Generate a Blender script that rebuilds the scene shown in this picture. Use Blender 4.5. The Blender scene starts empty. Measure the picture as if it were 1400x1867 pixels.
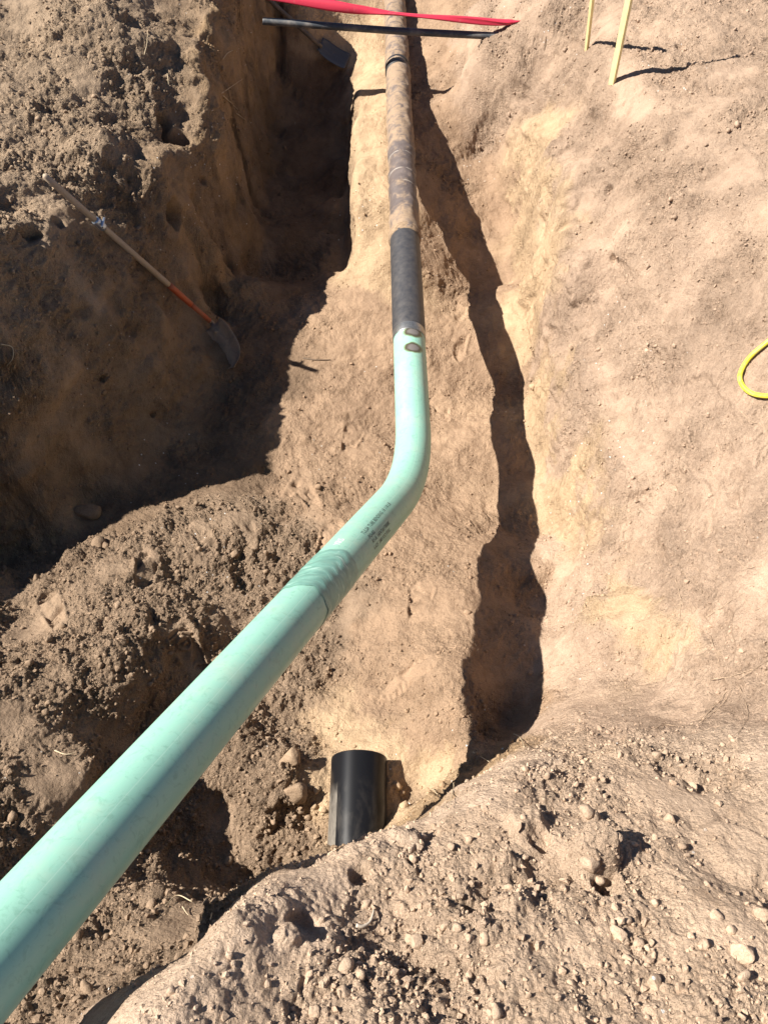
import bpy, bmesh, math, random
import numpy as np
from mathutils import Vector, Matrix

random.seed(7)
RNG = np.random.default_rng(11)
scn = bpy.context.scene
COL = scn.collection

# ------------------------------------------------------------------ camera, sky, sun, exposure
CAM_H = 3.30                       # eye height above the trench floor
PITCH = math.radians(53.0)         # looking down
FPX, CX, CY = 1400.0, 700.0, 933.5  # focal length and centre in units of the photograph
camd = bpy.data.cameras.new('camera')
cam = bpy.data.objects.new('camera', camd)
COL.objects.link(cam)
cam.location = (0, 0, CAM_H)
cam.rotation_euler = (math.radians(90) - PITCH, 0, 0)
camd.sensor_fit = 'VERTICAL'
camd.sensor_height = 36.0
camd.sensor_width = 27.0
camd.lens = 36.0 * FPX / 1867.0
camd.clip_start = 0.05
camd.clip_end = 500.0
scn.camera = cam

SUN_EL = math.radians(46.5)
SUN_AZ = math.radians(-91.0)       # from +Y, clockwise: the sun stands to the left
world = bpy.data.worlds.new('World')
scn.world = world
world.use_nodes = True
wn = world.node_tree.nodes
wl = world.node_tree.links
for n in list(wn):
    wn.remove(n)
sky = wn.new('ShaderNodeTexSky')
sky.sky_type = 'NISHITA'
sky.sun_disc = False
sky.sun_elevation = SUN_EL
sky.sun_rotation = SUN_AZ
sky.altitude = 900
sky.air_density = 0.58
sky.dust_density = 0.3
sky.ozone_density = 0.8
bg = wn.new('ShaderNodeBackground')
bg.inputs['Strength'].default_value = 0.056
wo = wn.new('ShaderNodeOutputWorld')
wl.new(sky.outputs[0], bg.inputs[0])
wl.new(bg.outputs[0], wo.inputs[0])

sd = bpy.data.lights.new('sun', 'SUN')
sd.energy = 5.0
sd.angle = math.radians(0.53)
sd.color = (1.0, 0.95, 0.87)
sun = bpy.data.objects.new('sun', sd)
COL.objects.link(sun)
tosun = Vector((math.sin(SUN_AZ) * math.cos(SUN_EL), math.cos(SUN_AZ) * math.cos(SUN_EL), math.sin(SUN_EL)))
sun.rotation_euler = (-tosun).to_track_quat('-Z', 'Y').to_euler()
sun.location = tosun * 20

scn.view_settings.view_transform = 'Standard'
scn.view_settings.look = 'None'
scn.view_settings.gamma = 1.0
scn.view_settings.exposure = 1.18
scn.view_settings.use_curve_mapping = False
scn.render.engine = 'CYCLES'
scn.cycles.max_bounces = 6
scn.cycles.diffuse_bounces = 4

# ------------------------------------------------------------------ helpers: tagging, geometry
def tag(o, label=None, cat=None, group=None, kind=None):
    if label: o['label'] = label
    if cat: o['category'] = cat
    if group: o['group'] = group
    if kind: o['kind'] = kind
    return o

def empty(name, loc=(0, 0, 0)):
    o = bpy.data.objects.new(name, None)
    o.location = loc
    o.empty_display_size = 0.1
    COL.objects.link(o)
    return o

def mesh_obj(name, verts, faces, mat=None, parent=None, smooth=True, attrs=None):
    """verts are world positions; a parented part keeps them (parent sits unrotated at its location)."""
    v = np.asarray(verts, dtype=np.float64)
    if parent is not None:
        v = v - np.array(parent.location)
    me = bpy.data.meshes.new(name)
    me.from_pydata(v.tolist(), [], faces)
    me.update()
    if smooth:
        me.shade_smooth()
    if attrs:
        for k, a in attrs.items():
            a = np.asarray(a, dtype=np.float32)
            if a.ndim == 1:
                at = me.attributes.new(k, 'FLOAT', 'POINT')
                at.data.foreach_set('value', a)
            else:
                at = me.attributes.new(k, 'FLOAT_VECTOR', 'POINT')
                at.data.foreach_set('vector', a.ravel())
    if mat: me.materials.append(mat)
    o = bpy.data.objects.new(name, me)
    COL.objects.link(o)
    if parent is not None:
        o.parent = parent
    return o

CP, SP = math.cos(PITCH), math.sin(PITCH)
def ray(px, py):
    a = (px - CX) / FPX
    b = (py - CY) / FPX
    return np.array([a, CP - SP * b, -(SP + CP * b)])
def at_h(px, py, H):
    """the point on the sight line of a photograph pixel that lies H metres below the eye"""
    d = ray(px, py)
    k = H / -d[2]
    return np.array([d[0] * k, d[1] * k, CAM_H - H])

# ------------------------------------------------------------------ numpy noise
_perm = RNG.permutation(256).astype(np.int32)
_perm = np.concatenate([_perm, _perm, _perm])
_g = RNG.normal(size=(256, 3)).astype(np.float32)
_g /= np.linalg.norm(_g, axis=1)[:, None]

def perlin(p):
    p = np.asarray(p, dtype=np.float32)
    i = np.floor(p)
    f = p - i
    i = i.astype(np.int32) & 255
    u = f * f * f * (f * (f * 6 - 15) + 10)
    out = np.zeros(len(p), dtype=np.float32)
    for dx in (0, 1):
        wx = u[:, 0] if dx else 1 - u[:, 0]
        hx = _perm[i[:, 0] + dx]
        for dy in (0, 1):
            wy = wx * (u[:, 1] if dy else 1 - u[:, 1])
            hy = _perm[(hx + i[:, 1] + dy) & 511]
            for dz in (0, 1):
                w = wy * (u[:, 2] if dz else 1 - u[:, 2])
                g = _g[_perm[(hy + i[:, 2] + dz) & 511]]
                out += w * (g[:, 0] * (f[:, 0] - dx) + g[:, 1] * (f[:, 1] - dy) + g[:, 2] * (f[:, 2] - dz))
    return out

def fbm(p, octs, gain=0.5, off=0.0):
    s = np.zeros(len(p), dtype=np.float32)
    a = 1.0
    q = np.asarray(p, dtype=np.float32) + off
    for k in range(octs):
        s += a * perlin(q)
        q = q * 2.03 + 17.3
        a *= gain
    return s

def worley(xy, seed):
    """2-D cellular noise: distance to the nearest random point and that cell's random number"""
    r = np.random.default_rng(seed)
    T = r.random((256, 256, 3)).astype(np.float32)
    c = np.floor(xy).astype(np.int32)
    best = np.full(len(xy), 9.0, dtype=np.float32)
    rnd = np.zeros(len(xy), dtype=np.float32)
    for dx in (-1, 0, 1):
        for dy in (-1, 0, 1):
            cx = c[:, 0] + dx
            cy = c[:, 1] + dy
            t = T[cx & 255, cy & 255]
            d = (cx + t[:, 0] - xy[:, 0]) ** 2 + (cy + t[:, 1] - xy[:, 1]) ** 2
            m = d < best
            best = np.where(m, d, best)
            rnd = np.where(m, t[:, 2], rnd)
    return np.sqrt(best), rnd

# ------------------------------------------------------------------ terrain: control points
# soil kinds: roughness and colour
KIND = {
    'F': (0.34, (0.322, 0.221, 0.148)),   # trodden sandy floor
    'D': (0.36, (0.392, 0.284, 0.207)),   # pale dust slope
    'S': (0.22, (0.430, 0.308, 0.196)),   # yellow clean sand
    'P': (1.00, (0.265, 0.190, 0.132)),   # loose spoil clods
    'M': (0.62, (0.418, 0.308, 0.222)),   # foreground spoil bank
    'm': (0.30, (0.470, 0.352, 0.260)),   # smooth patches of that bank
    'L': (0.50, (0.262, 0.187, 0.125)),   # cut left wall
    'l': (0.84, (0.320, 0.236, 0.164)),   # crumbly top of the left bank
    'G': (0.50, (0.310, 0.212, 0.126)),   # golden cut face
    'T': (0.35, (0.185, 0.128, 0.086)),   # trough floor, its shade deepened in the soil colour
    'R': (0.58, (0.362, 0.262, 0.190)),   # rougher upper right bank
}
CTRL = []
def c(px, py, H, k):
    CTRL.append((*at_h(px, py, H), k))
def w(x, y, H, k):
    CTRL.append((x, y, CAM_H - H, k))
# trench floor, from the far end
for a in [(740, 0, 2.77), (742, 60, 2.77), (800, 60, 2.76), (800, 110, 2.77), (828, 162, 2.79), (800, 235, 2.89), (850, 300, 3.02),
          (900, 400, 3.16), (830, 390, 3.10), (800, 470, 3.16), (900, 520, 3.31), (660, 560, 3.20), (600, 560, 3.22), (700, 640, 3.28),
          (850, 650, 3.36), (925, 700, 3.38), (640, 720, 3.30), (560, 760, 3.28), (850, 800, 3.33), (945, 850, 3.34), (650, 850, 3.29),
          (560, 880, 3.24), (800, 950, 3.23), (950, 980, 3.29), (640, 960, 3.20), (800, 1080, 3.08), (960, 1100, 3.20), (870, 1120, 3.03), (890, 1010, 3.15), (880, 1060, 3.10), (700, 1160, 3.05),
          (850, 1210, 2.89), (850, 1290, 2.84), (845, 1355, 2.82), (968, 1290, 2.99), (958, 1220, 3.06), (690, 1290, 3.03), (790, 1340, 2.90), (930, 1320, 3.06)]:
    c(*a, 'F')
for a in [(620, 1330, 3.02), (728, 1395, 2.94), (718, 1445, 2.91), (720, 1500, 2.88), (588, 1400, 2.95), (588, 1470, 2.92), (810, 1400, 2.92)]:
    c(*a, 'S')
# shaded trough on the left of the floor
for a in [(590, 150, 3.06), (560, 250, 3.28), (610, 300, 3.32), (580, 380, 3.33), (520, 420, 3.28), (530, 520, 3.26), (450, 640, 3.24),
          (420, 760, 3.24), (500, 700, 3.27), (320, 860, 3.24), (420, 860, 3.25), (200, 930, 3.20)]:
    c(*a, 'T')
# far floor left of the old pipe
for a in [(620, 85, 2.86), (670, 70, 2.82), (660, 30, 2.80), (590, 60, 2.76), (560, 40, 2.66), (690, 130, 2.86)]:
    c(*a, 'S')
# earth ridge under the old pipe (its hidden side drops into the trough)
for a in [(648, 175, 2.92), (648, 240, 2.88), (647, 320, 2.92), (648, 400, 2.97), (690, 200, 2.83), (690, 300, 2.84), (700, 380, 2.88), (660, 455, 3.08), (705, 455, 3.02), (690, 510, 3.13)]:
    c(*a, 'S')
for (px, py, H) in [(648, 180, 2.92), (648, 240, 2.88), (647, 320, 2.92), (648, 400, 2.97)]:
    q = at_h(px, py, H)
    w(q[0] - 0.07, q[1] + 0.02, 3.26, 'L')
# left wall: foot, face, top
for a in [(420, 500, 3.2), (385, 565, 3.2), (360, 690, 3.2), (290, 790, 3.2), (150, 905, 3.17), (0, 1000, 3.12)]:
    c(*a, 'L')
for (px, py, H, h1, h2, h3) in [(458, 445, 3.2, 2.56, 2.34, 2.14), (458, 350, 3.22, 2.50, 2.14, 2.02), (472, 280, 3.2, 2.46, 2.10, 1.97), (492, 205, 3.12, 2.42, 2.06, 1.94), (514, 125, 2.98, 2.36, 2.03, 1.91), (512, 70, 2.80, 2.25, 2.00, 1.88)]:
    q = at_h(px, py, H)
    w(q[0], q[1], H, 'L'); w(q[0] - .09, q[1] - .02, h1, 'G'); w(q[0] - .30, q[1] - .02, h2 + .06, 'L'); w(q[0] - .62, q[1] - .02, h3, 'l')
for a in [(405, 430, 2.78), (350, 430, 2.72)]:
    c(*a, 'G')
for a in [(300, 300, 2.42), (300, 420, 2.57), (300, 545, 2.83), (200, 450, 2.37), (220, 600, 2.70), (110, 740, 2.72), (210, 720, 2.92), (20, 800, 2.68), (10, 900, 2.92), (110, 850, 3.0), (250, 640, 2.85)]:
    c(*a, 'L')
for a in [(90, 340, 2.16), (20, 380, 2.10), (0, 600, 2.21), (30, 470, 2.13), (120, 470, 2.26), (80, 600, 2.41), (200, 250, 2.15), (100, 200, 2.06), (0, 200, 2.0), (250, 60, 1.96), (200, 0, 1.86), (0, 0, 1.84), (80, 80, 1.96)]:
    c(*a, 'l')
# loose spoil on the floor, left foreground
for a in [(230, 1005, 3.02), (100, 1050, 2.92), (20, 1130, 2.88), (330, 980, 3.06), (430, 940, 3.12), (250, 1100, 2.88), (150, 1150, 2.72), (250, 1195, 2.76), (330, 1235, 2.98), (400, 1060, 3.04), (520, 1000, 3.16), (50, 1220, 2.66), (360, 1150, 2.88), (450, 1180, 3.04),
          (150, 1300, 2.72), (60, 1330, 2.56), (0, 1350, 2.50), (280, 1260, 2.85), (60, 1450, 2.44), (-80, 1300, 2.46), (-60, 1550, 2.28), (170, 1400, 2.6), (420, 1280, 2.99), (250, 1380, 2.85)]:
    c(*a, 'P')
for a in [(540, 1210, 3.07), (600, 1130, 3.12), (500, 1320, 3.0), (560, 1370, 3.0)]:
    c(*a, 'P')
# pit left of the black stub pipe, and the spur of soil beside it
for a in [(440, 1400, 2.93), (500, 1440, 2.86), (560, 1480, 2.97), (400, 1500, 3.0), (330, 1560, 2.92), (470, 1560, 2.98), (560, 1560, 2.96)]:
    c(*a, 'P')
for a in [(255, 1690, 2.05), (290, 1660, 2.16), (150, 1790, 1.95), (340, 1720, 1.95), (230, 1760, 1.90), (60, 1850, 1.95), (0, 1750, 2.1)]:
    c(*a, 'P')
# foreground bank: lip
for a in [(250, 1860, 1.50), (330, 1745, 1.57), (420, 1640, 1.65), (500, 1590, 1.75), (610, 1555, 1.87), (700, 1515, 1.93), (850, 1450, 2.02), (900, 1400, 2.10), (960, 1375, 2.2)]:
    c(*a, 'm')
for a in [(500, 1700, 1.66), (400, 1850, 1.53), (560, 1640, 1.74), (420, 1760, 1.58)]:
    c(*a, 'm')
for a in [(700, 1620, 1.84), (700, 1740, 1.73), (850, 1550, 1.90), (1000, 1480, 1.96), (1000, 1600, 1.80), (1100, 1560, 1.80), (1170, 1620, 1.80), (850, 1700, 1.72), (1000, 1750, 1.68), (1200, 1500, 1.95), (1330, 1560, 1.88), (1250, 1650, 1.74), (1400, 1680, 1.72), (1150, 1750, 1.66), (1350, 1800, 1.62),
          (700, 1860, 1.61), (1000, 1860, 1.62), (1390, 1860, 1.58), (550, 1860, 1.57)]:
    c(*a, 'M')
for a in [(1100, 1385, 2.20), (1200, 1400, 2.12), (1000, 1410, 2.10), (1330, 1420, 2.08)]:
    c(*a, 'M')
for a in [(1390, 1390, 2.08), (1250, 1355, 2.25)]:
    c(*a, 'm')
# hidden front of that bank
for a in [(792, 1442, 2.58), (825, 1425, 2.62), (862, 1392, 2.72)]:
    c(*a, 'G')
for (x, y, H) in [(0.1, 0.88, 2.98), (-0.1, 0.72, 2.95), (0.45, 1.1, 2.95), (-0.28, 0.60, 2.9), (-0.45, 0.52, 2.9)]:
    w(x, y, H, 'L')
# right: foot, dust fan, slope
for a in [(990, 1300, 2.86), (1040, 1300, 2.68), (1130, 1320, 2.50), (1005, 1200, 2.96), (1080, 1210, 2.84), (1170, 1215, 2.70), (1010, 1080, 3.06), (1060, 1100, 3.0), (1010, 980, 3.16)]:
    c(*a, 'D')
for a in [(1050, 960, 3.10), (1020, 900, 3.12), (990, 830, 3.2), (975, 730, 3.18), (955, 600, 3.16), (1130, 1110, 2.80), (1180, 1190, 2.64)]:
    c(*a, 'S')
for a in [(960, 520, 3.02), (965, 400, 2.92), (975, 300, 2.75)]:
    c(*a, 'S')
for a in [(1100, 900, 2.88), (1030, 800, 3.0), (1250, 900, 2.55), (1400, 900, 2.28), (1400, 700, 2.18), (1200, 700, 2.52), (1050, 700, 2.90), (1050, 520, 2.62), (1200, 500, 2.30), (1200, 1050, 2.66), (1300, 1050, 2.46), (1400, 1020, 2.28),
          (1300, 1170, 2.42), (1400, 1160, 2.22), (1300, 1270, 2.40), (1400, 1280, 2.22), (1260, 1325, 2.36), (1210, 1260, 2.55), (1020, 620, 2.94)]:
    c(*a, 'D')
for a in [(1400, 500, 2.0), (1020, 300, 2.55), (1100, 300, 2.30), (1250, 300, 2.05), (1400, 300, 1.90), (1115, 150, 2.12), (1070, 88, 2.15), (1250, 100, 1.96), (1400, 60, 1.86), (1000, 120, 2.42), (945, 40, 2.30), (850, 112, 2.56), (842, 140, 2.70), (1000, 0, 2.12), (900, 250, 2.95), (920, 140, 2.52), (880, 90, 2.44), (905, 64, 2.36), (860, 20, 2.42), (1200, 0, 1.96)]:
    c(*a, 'R')
# outside the frame
for (x, y, H, k) in [(-2.6, 2.4, 1.78, 'l'), (-2.4, 1.2, 1.8, 'l'), (-2.0, 0.4, 2.0, 'P'), (-1.7, -0.3, 1.9, 'P'), (-1.0, -0.3, 1.72, 'P'), (-0.45, -0.4, 1.5, 'M'), (0.3, -0.5, 1.6, 'M'), (1.2, -0.4, 1.55, 'M'),
                     (1.7, 0.4, 1.75, 'D'), (2.1, 1.4, 1.75, 'D'), (2.4, 2.6, 1.75, 'R'), (2.8, 4.2, 1.75, 'R'), (3.2, 6.0, 1.75, 'R'), (-2.5, 4.0, 1.97, 'l'), (-2.6, 5.5, 1.82, 'l'), (-1.7, 6.3, 1.85, 'l'), (-1.2, 7.5, 2.0, 'l'), (-2.8, 8, 1.5, 'l'),
                     (-0.45, 8.5, 2.8, 'F'), (0.1, 8.5, 2.8, 'F'), (0.6, 8.5, 2.82, 'F'), (-0.95, 8.4, 2.3, 'G'), (1.0, 8.3, 2.3, 'R'), (1.7, 8.4, 1.85, 'R'), (-0.8, 7.2, 2.5, 'G'), (3.2, 8.5, 1.75, 'R'), (-0.45, 10, 2.8, 'F'), (0.6, 10, 2.8, 'F'), (0.1, 10, 2.8, 'F'), (-1.1, 10, 2.1, 'G'), (1.2, 10, 2.1, 'R'), (2, 10, 1.8, 'R'), (-2, 10, 1.6, 'l')]:
    w(x, y, H, k)

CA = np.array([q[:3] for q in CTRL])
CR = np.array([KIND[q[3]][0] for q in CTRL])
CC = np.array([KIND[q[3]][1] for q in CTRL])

# radial basis surface through the control points (sampled on a coarse grid)
RC = 0.06
def phi(d2): return np.sqrt(d2 + RC * RC)
n = len(CA)
D2 = ((CA[:, None, :2] - CA[None, :, :2]) ** 2).sum(-1)
A = np.zeros((n + 3, n + 3))
A[:n, :n] = phi(D2) - np.eye(n) * 0.010
A[:n, n] = 1
A[:n, n + 1:] = CA[:, :2]
A[n:, :n] = A[:n, n:].T
sol = np.linalg.solve(A, np.concatenate([CA[:, 2], np.zeros(3)]))
GX0, GX1, GY0, GY1, GS = -3.4, 3.4, -0.8, 10.2, 0.025
gx = np.arange(GX0, GX1 + 1e-6, GS)
gy = np.arange(GY0, GY1 + 1e-6, GS)
XX, YY = np.meshgrid(gx, gy)
Q = np.stack([XX.ravel(), YY.ravel()], 1)
gz = np.zeros(len(Q)); gr = np.zeros(len(Q)); gc = np.zeros((len(Q), 3))
for a in range(0, len(Q), 20000):
    q = Q[a:a + 20000]
    d2 = ((q[:, None] - CA[None, :, :2]) ** 2).sum(-1)
    z = phi(d2) @ sol[:n] + sol[n] + q @ sol[n + 1:]
    gz[a:a + 20000] = z
    d3 = d2 + 0.6 * (z[:, None] - CA[None, :, 2]) ** 2
    wgt = 1.0 / (d3 + 0.002) ** 3.0
    wgt /= wgt.sum(1)[:, None]
    gr[a:a + 20000] = wgt @ CR
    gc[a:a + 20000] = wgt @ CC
gz = gz.reshape(XX.shape); gr = gr.reshape(XX.shape); gc = gc.reshape(XX.shape + (3,))
gz = np.clip(gz, -0.15, 2.0)

def sample(G, x, y):
    """bilinear look-up on the coarse grid"""
    fx = np.clip((x - GX0) / GS, 0, len(gx) - 1.001)
    fy = np.clip((y - GY0) / GS, 0, len(gy) - 1.001)
    i = fx.astype(np.int32); j = fy.astype(np.int32)
    u = fx - i; v = fy - j
    if G.ndim == 3:
        u = u[:, None]; v = v[:, None]
    return (G[j, i] * (1 - u) + G[j, i + 1] * u) * (1 - v) + (G[j + 1, i] * (1 - u) + G[j + 1, i + 1] * u) * v

def cubic(G, x, y):
    """Catmull-Rom look-up, smooth slopes"""
    fx = np.clip((x - GX0) / GS, 1, len(gx) - 3.001)
    fy = np.clip((y - GY0) / GS, 1, len(gy) - 3.001)
    i = fx.astype(np.int32); j = fy.astype(np.int32)
    u = fx - i; v = fy - j
    def wts(t):
        return (0.5 * (-t ** 3 + 2 * t ** 2 - t), 0.5 * (3 * t ** 3 - 5 * t ** 2 + 2), 0.5 * (-3 * t ** 3 + 4 * t ** 2 + t), 0.5 * (t ** 3 - t ** 2))
    wu, wv = wts(u), wts(v)
    s = 0
    for b in range(4):
        r = 0
        for a in range(4):
            r = r + wu[a] * G[j + b - 1, i + a - 1]
        s = s + wv[b] * r
    return s

STEEP = []
def steep_line(pts, k, wd, amp, seed):
    p = np.array(sorted(pts, key=lambda q: q[1]))
    STEEP.append((p[:, 0], p[:, 1], k, wd, amp, seed))
def warp_x(x, y):
    out = x
    for (lx, ly, k, wd, amp, seed) in STEEP:
        q = np.stack([np.zeros_like(y), y * 3.1, np.full_like(y, seed)], 1)
        xb = np.interp(y, ly, lx) + amp * fbm(q, 4, .6)
        s_ = x - xb
        on = smooth01((y - ly[0] + .15) / .25) * smooth01((ly[-1] + .15 - y) / .25)
        out = out + on * k * s_ * np.exp(-(s_ / wd) ** 2)
    return out
def smooth01(t):
    t = np.clip(t, 0, 1)
    return t * t * (3 - 2 * t)

steep_line([(at_h(px, py, H)[0] - .05, at_h(px, py, H)[1] - .01) for (px, py, H) in [(385, 565, 3.2), (420, 500, 3.2), (458, 445, 3.2), (458, 350, 3.22), (472, 280, 3.2), (492, 205, 3.12), (514, 125, 2.98), (512, 70, 2.8)]], 2.0, .17, .045, 3.0)
steep_line([(at_h(px, py, H)[0] - .035, at_h(px, py, H)[1]) for (px, py, H) in [(650, 440, 3.02), (648, 400, 2.97), (647, 320, 2.92), (648, 240, 2.88), (648, 180, 2.92)]], 2.2, .09, .05, 7.0)
steep_line([(at_h(px, py, H)[0] + .05, at_h(px, py, H)[1]) for (px, py, H) in [(1000, 1200, 2.96), (1040, 960, 3.1), (985, 830, 3.2), (972, 730, 3.18), (952, 600, 3.16), (950, 520, 3.1), (945, 430, 3.05), (900, 300, 3.0)]], 1.6, .13, .09, 9.0)

def base_z(x, y):
    x = np.asarray(x, float); y = np.asarray(y, float)
    lw = smooth01((-x - 0.75) / 0.35) * smooth01((y - 2.6) / .6)
    fg = smooth01((1.25 - y) / .3) * smooth01((x + .5) / .2)
    am = .10 * lw + .030 * fg
    q = np.stack([x, y, np.zeros_like(x)], 1)
    wx = am * fbm(q * 2.9, 3, .5, 211.0); wy = am * fbm(q * 2.9, 3, .5, 231.0)
    z = cubic(gz, warp_x(x + wx, y + wy), y + wy)
    far = smooth01((np.abs(x) - 3.0) / 1.5)
    z = z * (1 - far) + 1.75 * far
    end = smooth01((y - 10.0) / 1.6)
    z = z * (1 - end) + 1.75 * end
    back = smooth01((-0.6 - y) / 1.5)
    return z * (1 - back) + 1.68 * back

# the finished base on a finer regular grid, for slopes and sight lines
MG = 0.0125
mx = np.arange(GX0, GX1 + 1e-6, MG); my = np.arange(GY0, GY1 + 1e-6, MG)
MXX, MYY = np.meshgrid(mx, my)
ZM = base_z(MXX.ravel(), MYY.ravel()).reshape(MXX.shape)
def quick_z(x, y):
    fx = np.clip((x - GX0) / MG, 0, len(mx) - 1.001)
    fy = np.clip((y - GY0) / MG, 0, len(my) - 1.001)
    i = fx.astype(np.int32); j = fy.astype(np.int32)
    u = fx - i; v = fy - j
    return (ZM[j, i] * (1 - u) + ZM[j, i + 1] * u) * (1 - v) + (ZM[j + 1, i] * (1 - u) + ZM[j + 1, i + 1] * u) * v

def hit(px, py):
    """where the sight line of a photograph pixel first meets the base surface"""
    d = ray(px, py)
    t = np.arange(0.8, 12, 0.004)
    P = np.array([0, 0, CAM_H]) + t[:, None] * d[None]
    below = P[:, 2] < quick_z(P[:, 0], P[:, 1])
    k = int(np.argmax(below))
    return P[k]

def normal_at(x, y, e=0.03):
    x = np.atleast_1d(np.float64(x)); y = np.atleast_1d(np.float64(y))
    zx = (quick_z(x + e, y) - quick_z(x - e, y)) / (2 * e)
    zy = (quick_z(x, y + e) - quick_z(x, y - e)) / (2 * e)
    nn = np.stack([-zx, -zy, np.ones_like(zx)], 1)
    return nn / np.linalg.norm(nn, axis=1)[:, None]

# ------------------------------------------------------------------ terrain: fine grid
def half_w(y): return 1.28 + 0.30 * np.clip(y, 0, 9)
ys = [-0.12]
while ys[-1] < 10.0:
    y = ys[-1]
    sp = 0.0034 + 0.00140 * max(y, 0)
    if y > 7.3: sp = 0.02 + (y - 7.3) * 0.04
    ys.append(y + sp)
ext = []
q, st = ys[-1], 0.12
while q < 60: q += st; st *= 1.45; ext.append(q)
pre = []
q, st = ys[0], 0.01
while q > -30: q -= st; st *= 1.35; pre.append(q)
ys = np.array(pre[::-1] + ys + ext)
NC = 1010
us = np.linspace(-1, 1, NC)
hw = half_w(ys)
# columns follow the length of each cross section, so steep faces get as many as flat ground
XS = np.linspace(-1, 1, 640)[None, :] * hw[:, None]
ZS = quick_z(XS.ravel(), np.repeat(ys, 640)).reshape(XS.shape)
sl_ = np.clip(np.abs(np.diff(ZS, axis=1) / np.diff(XS, axis=1)), 0, 4.5)
wt_ = np.sqrt(1 + sl_ ** 2)
kern = np.ones(15) / 15
wt_ = np.stack([np.convolve(np.pad(wt_[:, i], 7, mode='edge'), kern, 'valid') for i in range(wt_.shape[1])], 1)
cum_ = np.concatenate([np.zeros((len(ys), 1)), np.cumsum(wt_ * np.diff(XS, axis=1), 1)], 1)
core = np.stack([np.interp(np.linspace(0, cum_[i, -1], NC), cum_[i], XS[i]) for i in range(len(ys))])
outs = []
q, st = 0.0, 0.012
while q < 45: q += st; st *= 1.35; outs.append(q)
outs = np.array(outs)
TX = np.concatenate([-hw[:, None] - outs[None, ::-1], core, hw[:, None] + outs[None, :]], 1)
TY = np.repeat(ys[:, None], TX.shape[1], 1)
NR, NCC = TX.shape
x = TX.ravel(); y = TY.ravel()
z = base_z(x, y)
N = normal_at(x, y, 0.035)
rough = sample(gr, x, y).astype(np.float32)
P0 = np.stack([x, y, z], 1).astype(np.float32)
cwx = 0.11 * fbm(P0 * 5.5, 4, .62, 81.0); cwy = 0.11 * fbm(P0 * 5.5, 4, .62, 91.0)
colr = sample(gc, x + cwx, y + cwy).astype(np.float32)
P = np.stack([x, y, z], 1).astype(np.float32)
slope = 1 - N[:, 2]

# footprints: (pixel, direction in plan degrees from +Y, length)
FOOT = [(268, 1040, -8, .30), (372, 975, -30, .28), (95, 1105, -35, .28), (352, 1200, -32, .32), (765, 1100, 10, .28), (838, 625, 5, .30), (600, 985, 20, .28), (745, 1235, 60, .28), (450, 960, -25, .28), (842, 560, 15, .28), (805, 745, -10, .26), (560, 900, -30, .28), (540, 880, 25, .27), (640, 800, 10, .28)]
foot_d = np.zeros(len(x), np.float32)
foot_flat = np.zeros(len(x), np.float32)
for fi_, (px, py, ang, L) in enumerate(FOOT):
    fs_ = 1.8 if fi_ in (0, 3, 2) else 1.0
    q = hit(px, py)
    near = np.where((np.abs(x - q[0]) < 0.3) & (np.abs(y - q[1]) < 0.3))[0]
    a = math.radians(ang)
    dx = x[near] - q[0]; dy = y[near] - q[1]
    s = (dx * math.sin(a) + dy * math.cos(a)) / (L / 2)
    t = (dx * math.cos(a) - dy * math.sin(a))
    wd = 0.046 * (1 + 0.22 * np.sin(s * 2.2 + 0.4) - 0.10 * np.cos(s * 4))
    r = np.sqrt(np.clip(np.abs(s) ** 3.2, 0, 9) + (t / wd) ** 2)
    ins = 1 - smooth01((r - 0.86) / 0.2)
    rim = np.exp(-((r - 1.12) / 0.16) ** 2)
    sw = s * L / 2
    tread = (np.cos((sw + 0.45 * np.abs(t)) / 0.0125 * math.pi) > 0.1) * (np.abs(s) < .9) * (np.abs(s - .05) > .17)
    brk = (0.45 + 1.3 * smooth01((perlin(P[near] * 14) + .15) / .4))
    ringd = np.abs(np.sqrt((sw - .05) ** 2 + t ** 2) - .026)
    tread = np.maximum(tread * (ringd > .012), (ringd < .005))
    foot_d[near] += ((-0.0065 * ins + 0.0035 * rim + 0.0030 * tread * ins) * brk * brk * .8 * fs_).astype(np.float32)
    foot_flat[near] = np.maximum(foot_flat[near], ins)

rough_n = np.clip(rough * (1.0 + 2.0 * fbm(P * 3.1, 3, .55, 3.1)) + 0.85 * np.clip(fbm(P * 2.2, 3, .5, 9.0) - .05, 0, 1), 0.03, 1.4)
rough_n *= (1 - 0.85 * foot_flat)
rough_n = rough_n.astype(np.float32)
d = np.zeros(len(x), np.float32)
d += 0.050 * fbm(P * 2.3, 2, .5, 5.0) * (0.35 + rough)
d += 0.034 * fbm(P * 6.5, 2, .5, 1.0) * (0.16 + rough_n)
d += 0.030 * fbm(P * 4.2, 2, .5, 27.0) * np.clip(rough_n - .3, 0, 1)
wp = P + 0.030 * np.stack([perlin(P * 11 + 3), perlin(P * 11 + 37), perlin(P * 11 + 71)], 1)
tr_ = np.clip(1 - slope * 4, 0, 1) * (1 - np.clip(rough_n, 0, 1))
d += (0.014 * fbm(P * 11, 3, .6, 301.0) * tr_).astype(np.float32)
def billow(q): return np.abs(perlin(q)) * 2 - .5
d += 0.020 * billow(wp * 10) * np.clip(rough_n - .08, 0, 1.2)
wp = wp + 0.012 * np.stack([perlin(P * 30 + 3), perlin(P * 30 + 37), perlin(P * 30 + 71)], 1)
d += 0.0135 * billow(wp * 24) * np.clip(rough_n - .05, 0, 1.2)
d += 0.0068 * billow(wp * 55 + 9) * (0.05 + rough_n)
d += 0.0075 * fbm(P * 33, 2, .55, 50.0) * (0.20 + rough_n)
d += 0.0046 * fbm(P * 100, 3, .62, 70.0) * (0.30 + rough_n)
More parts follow.
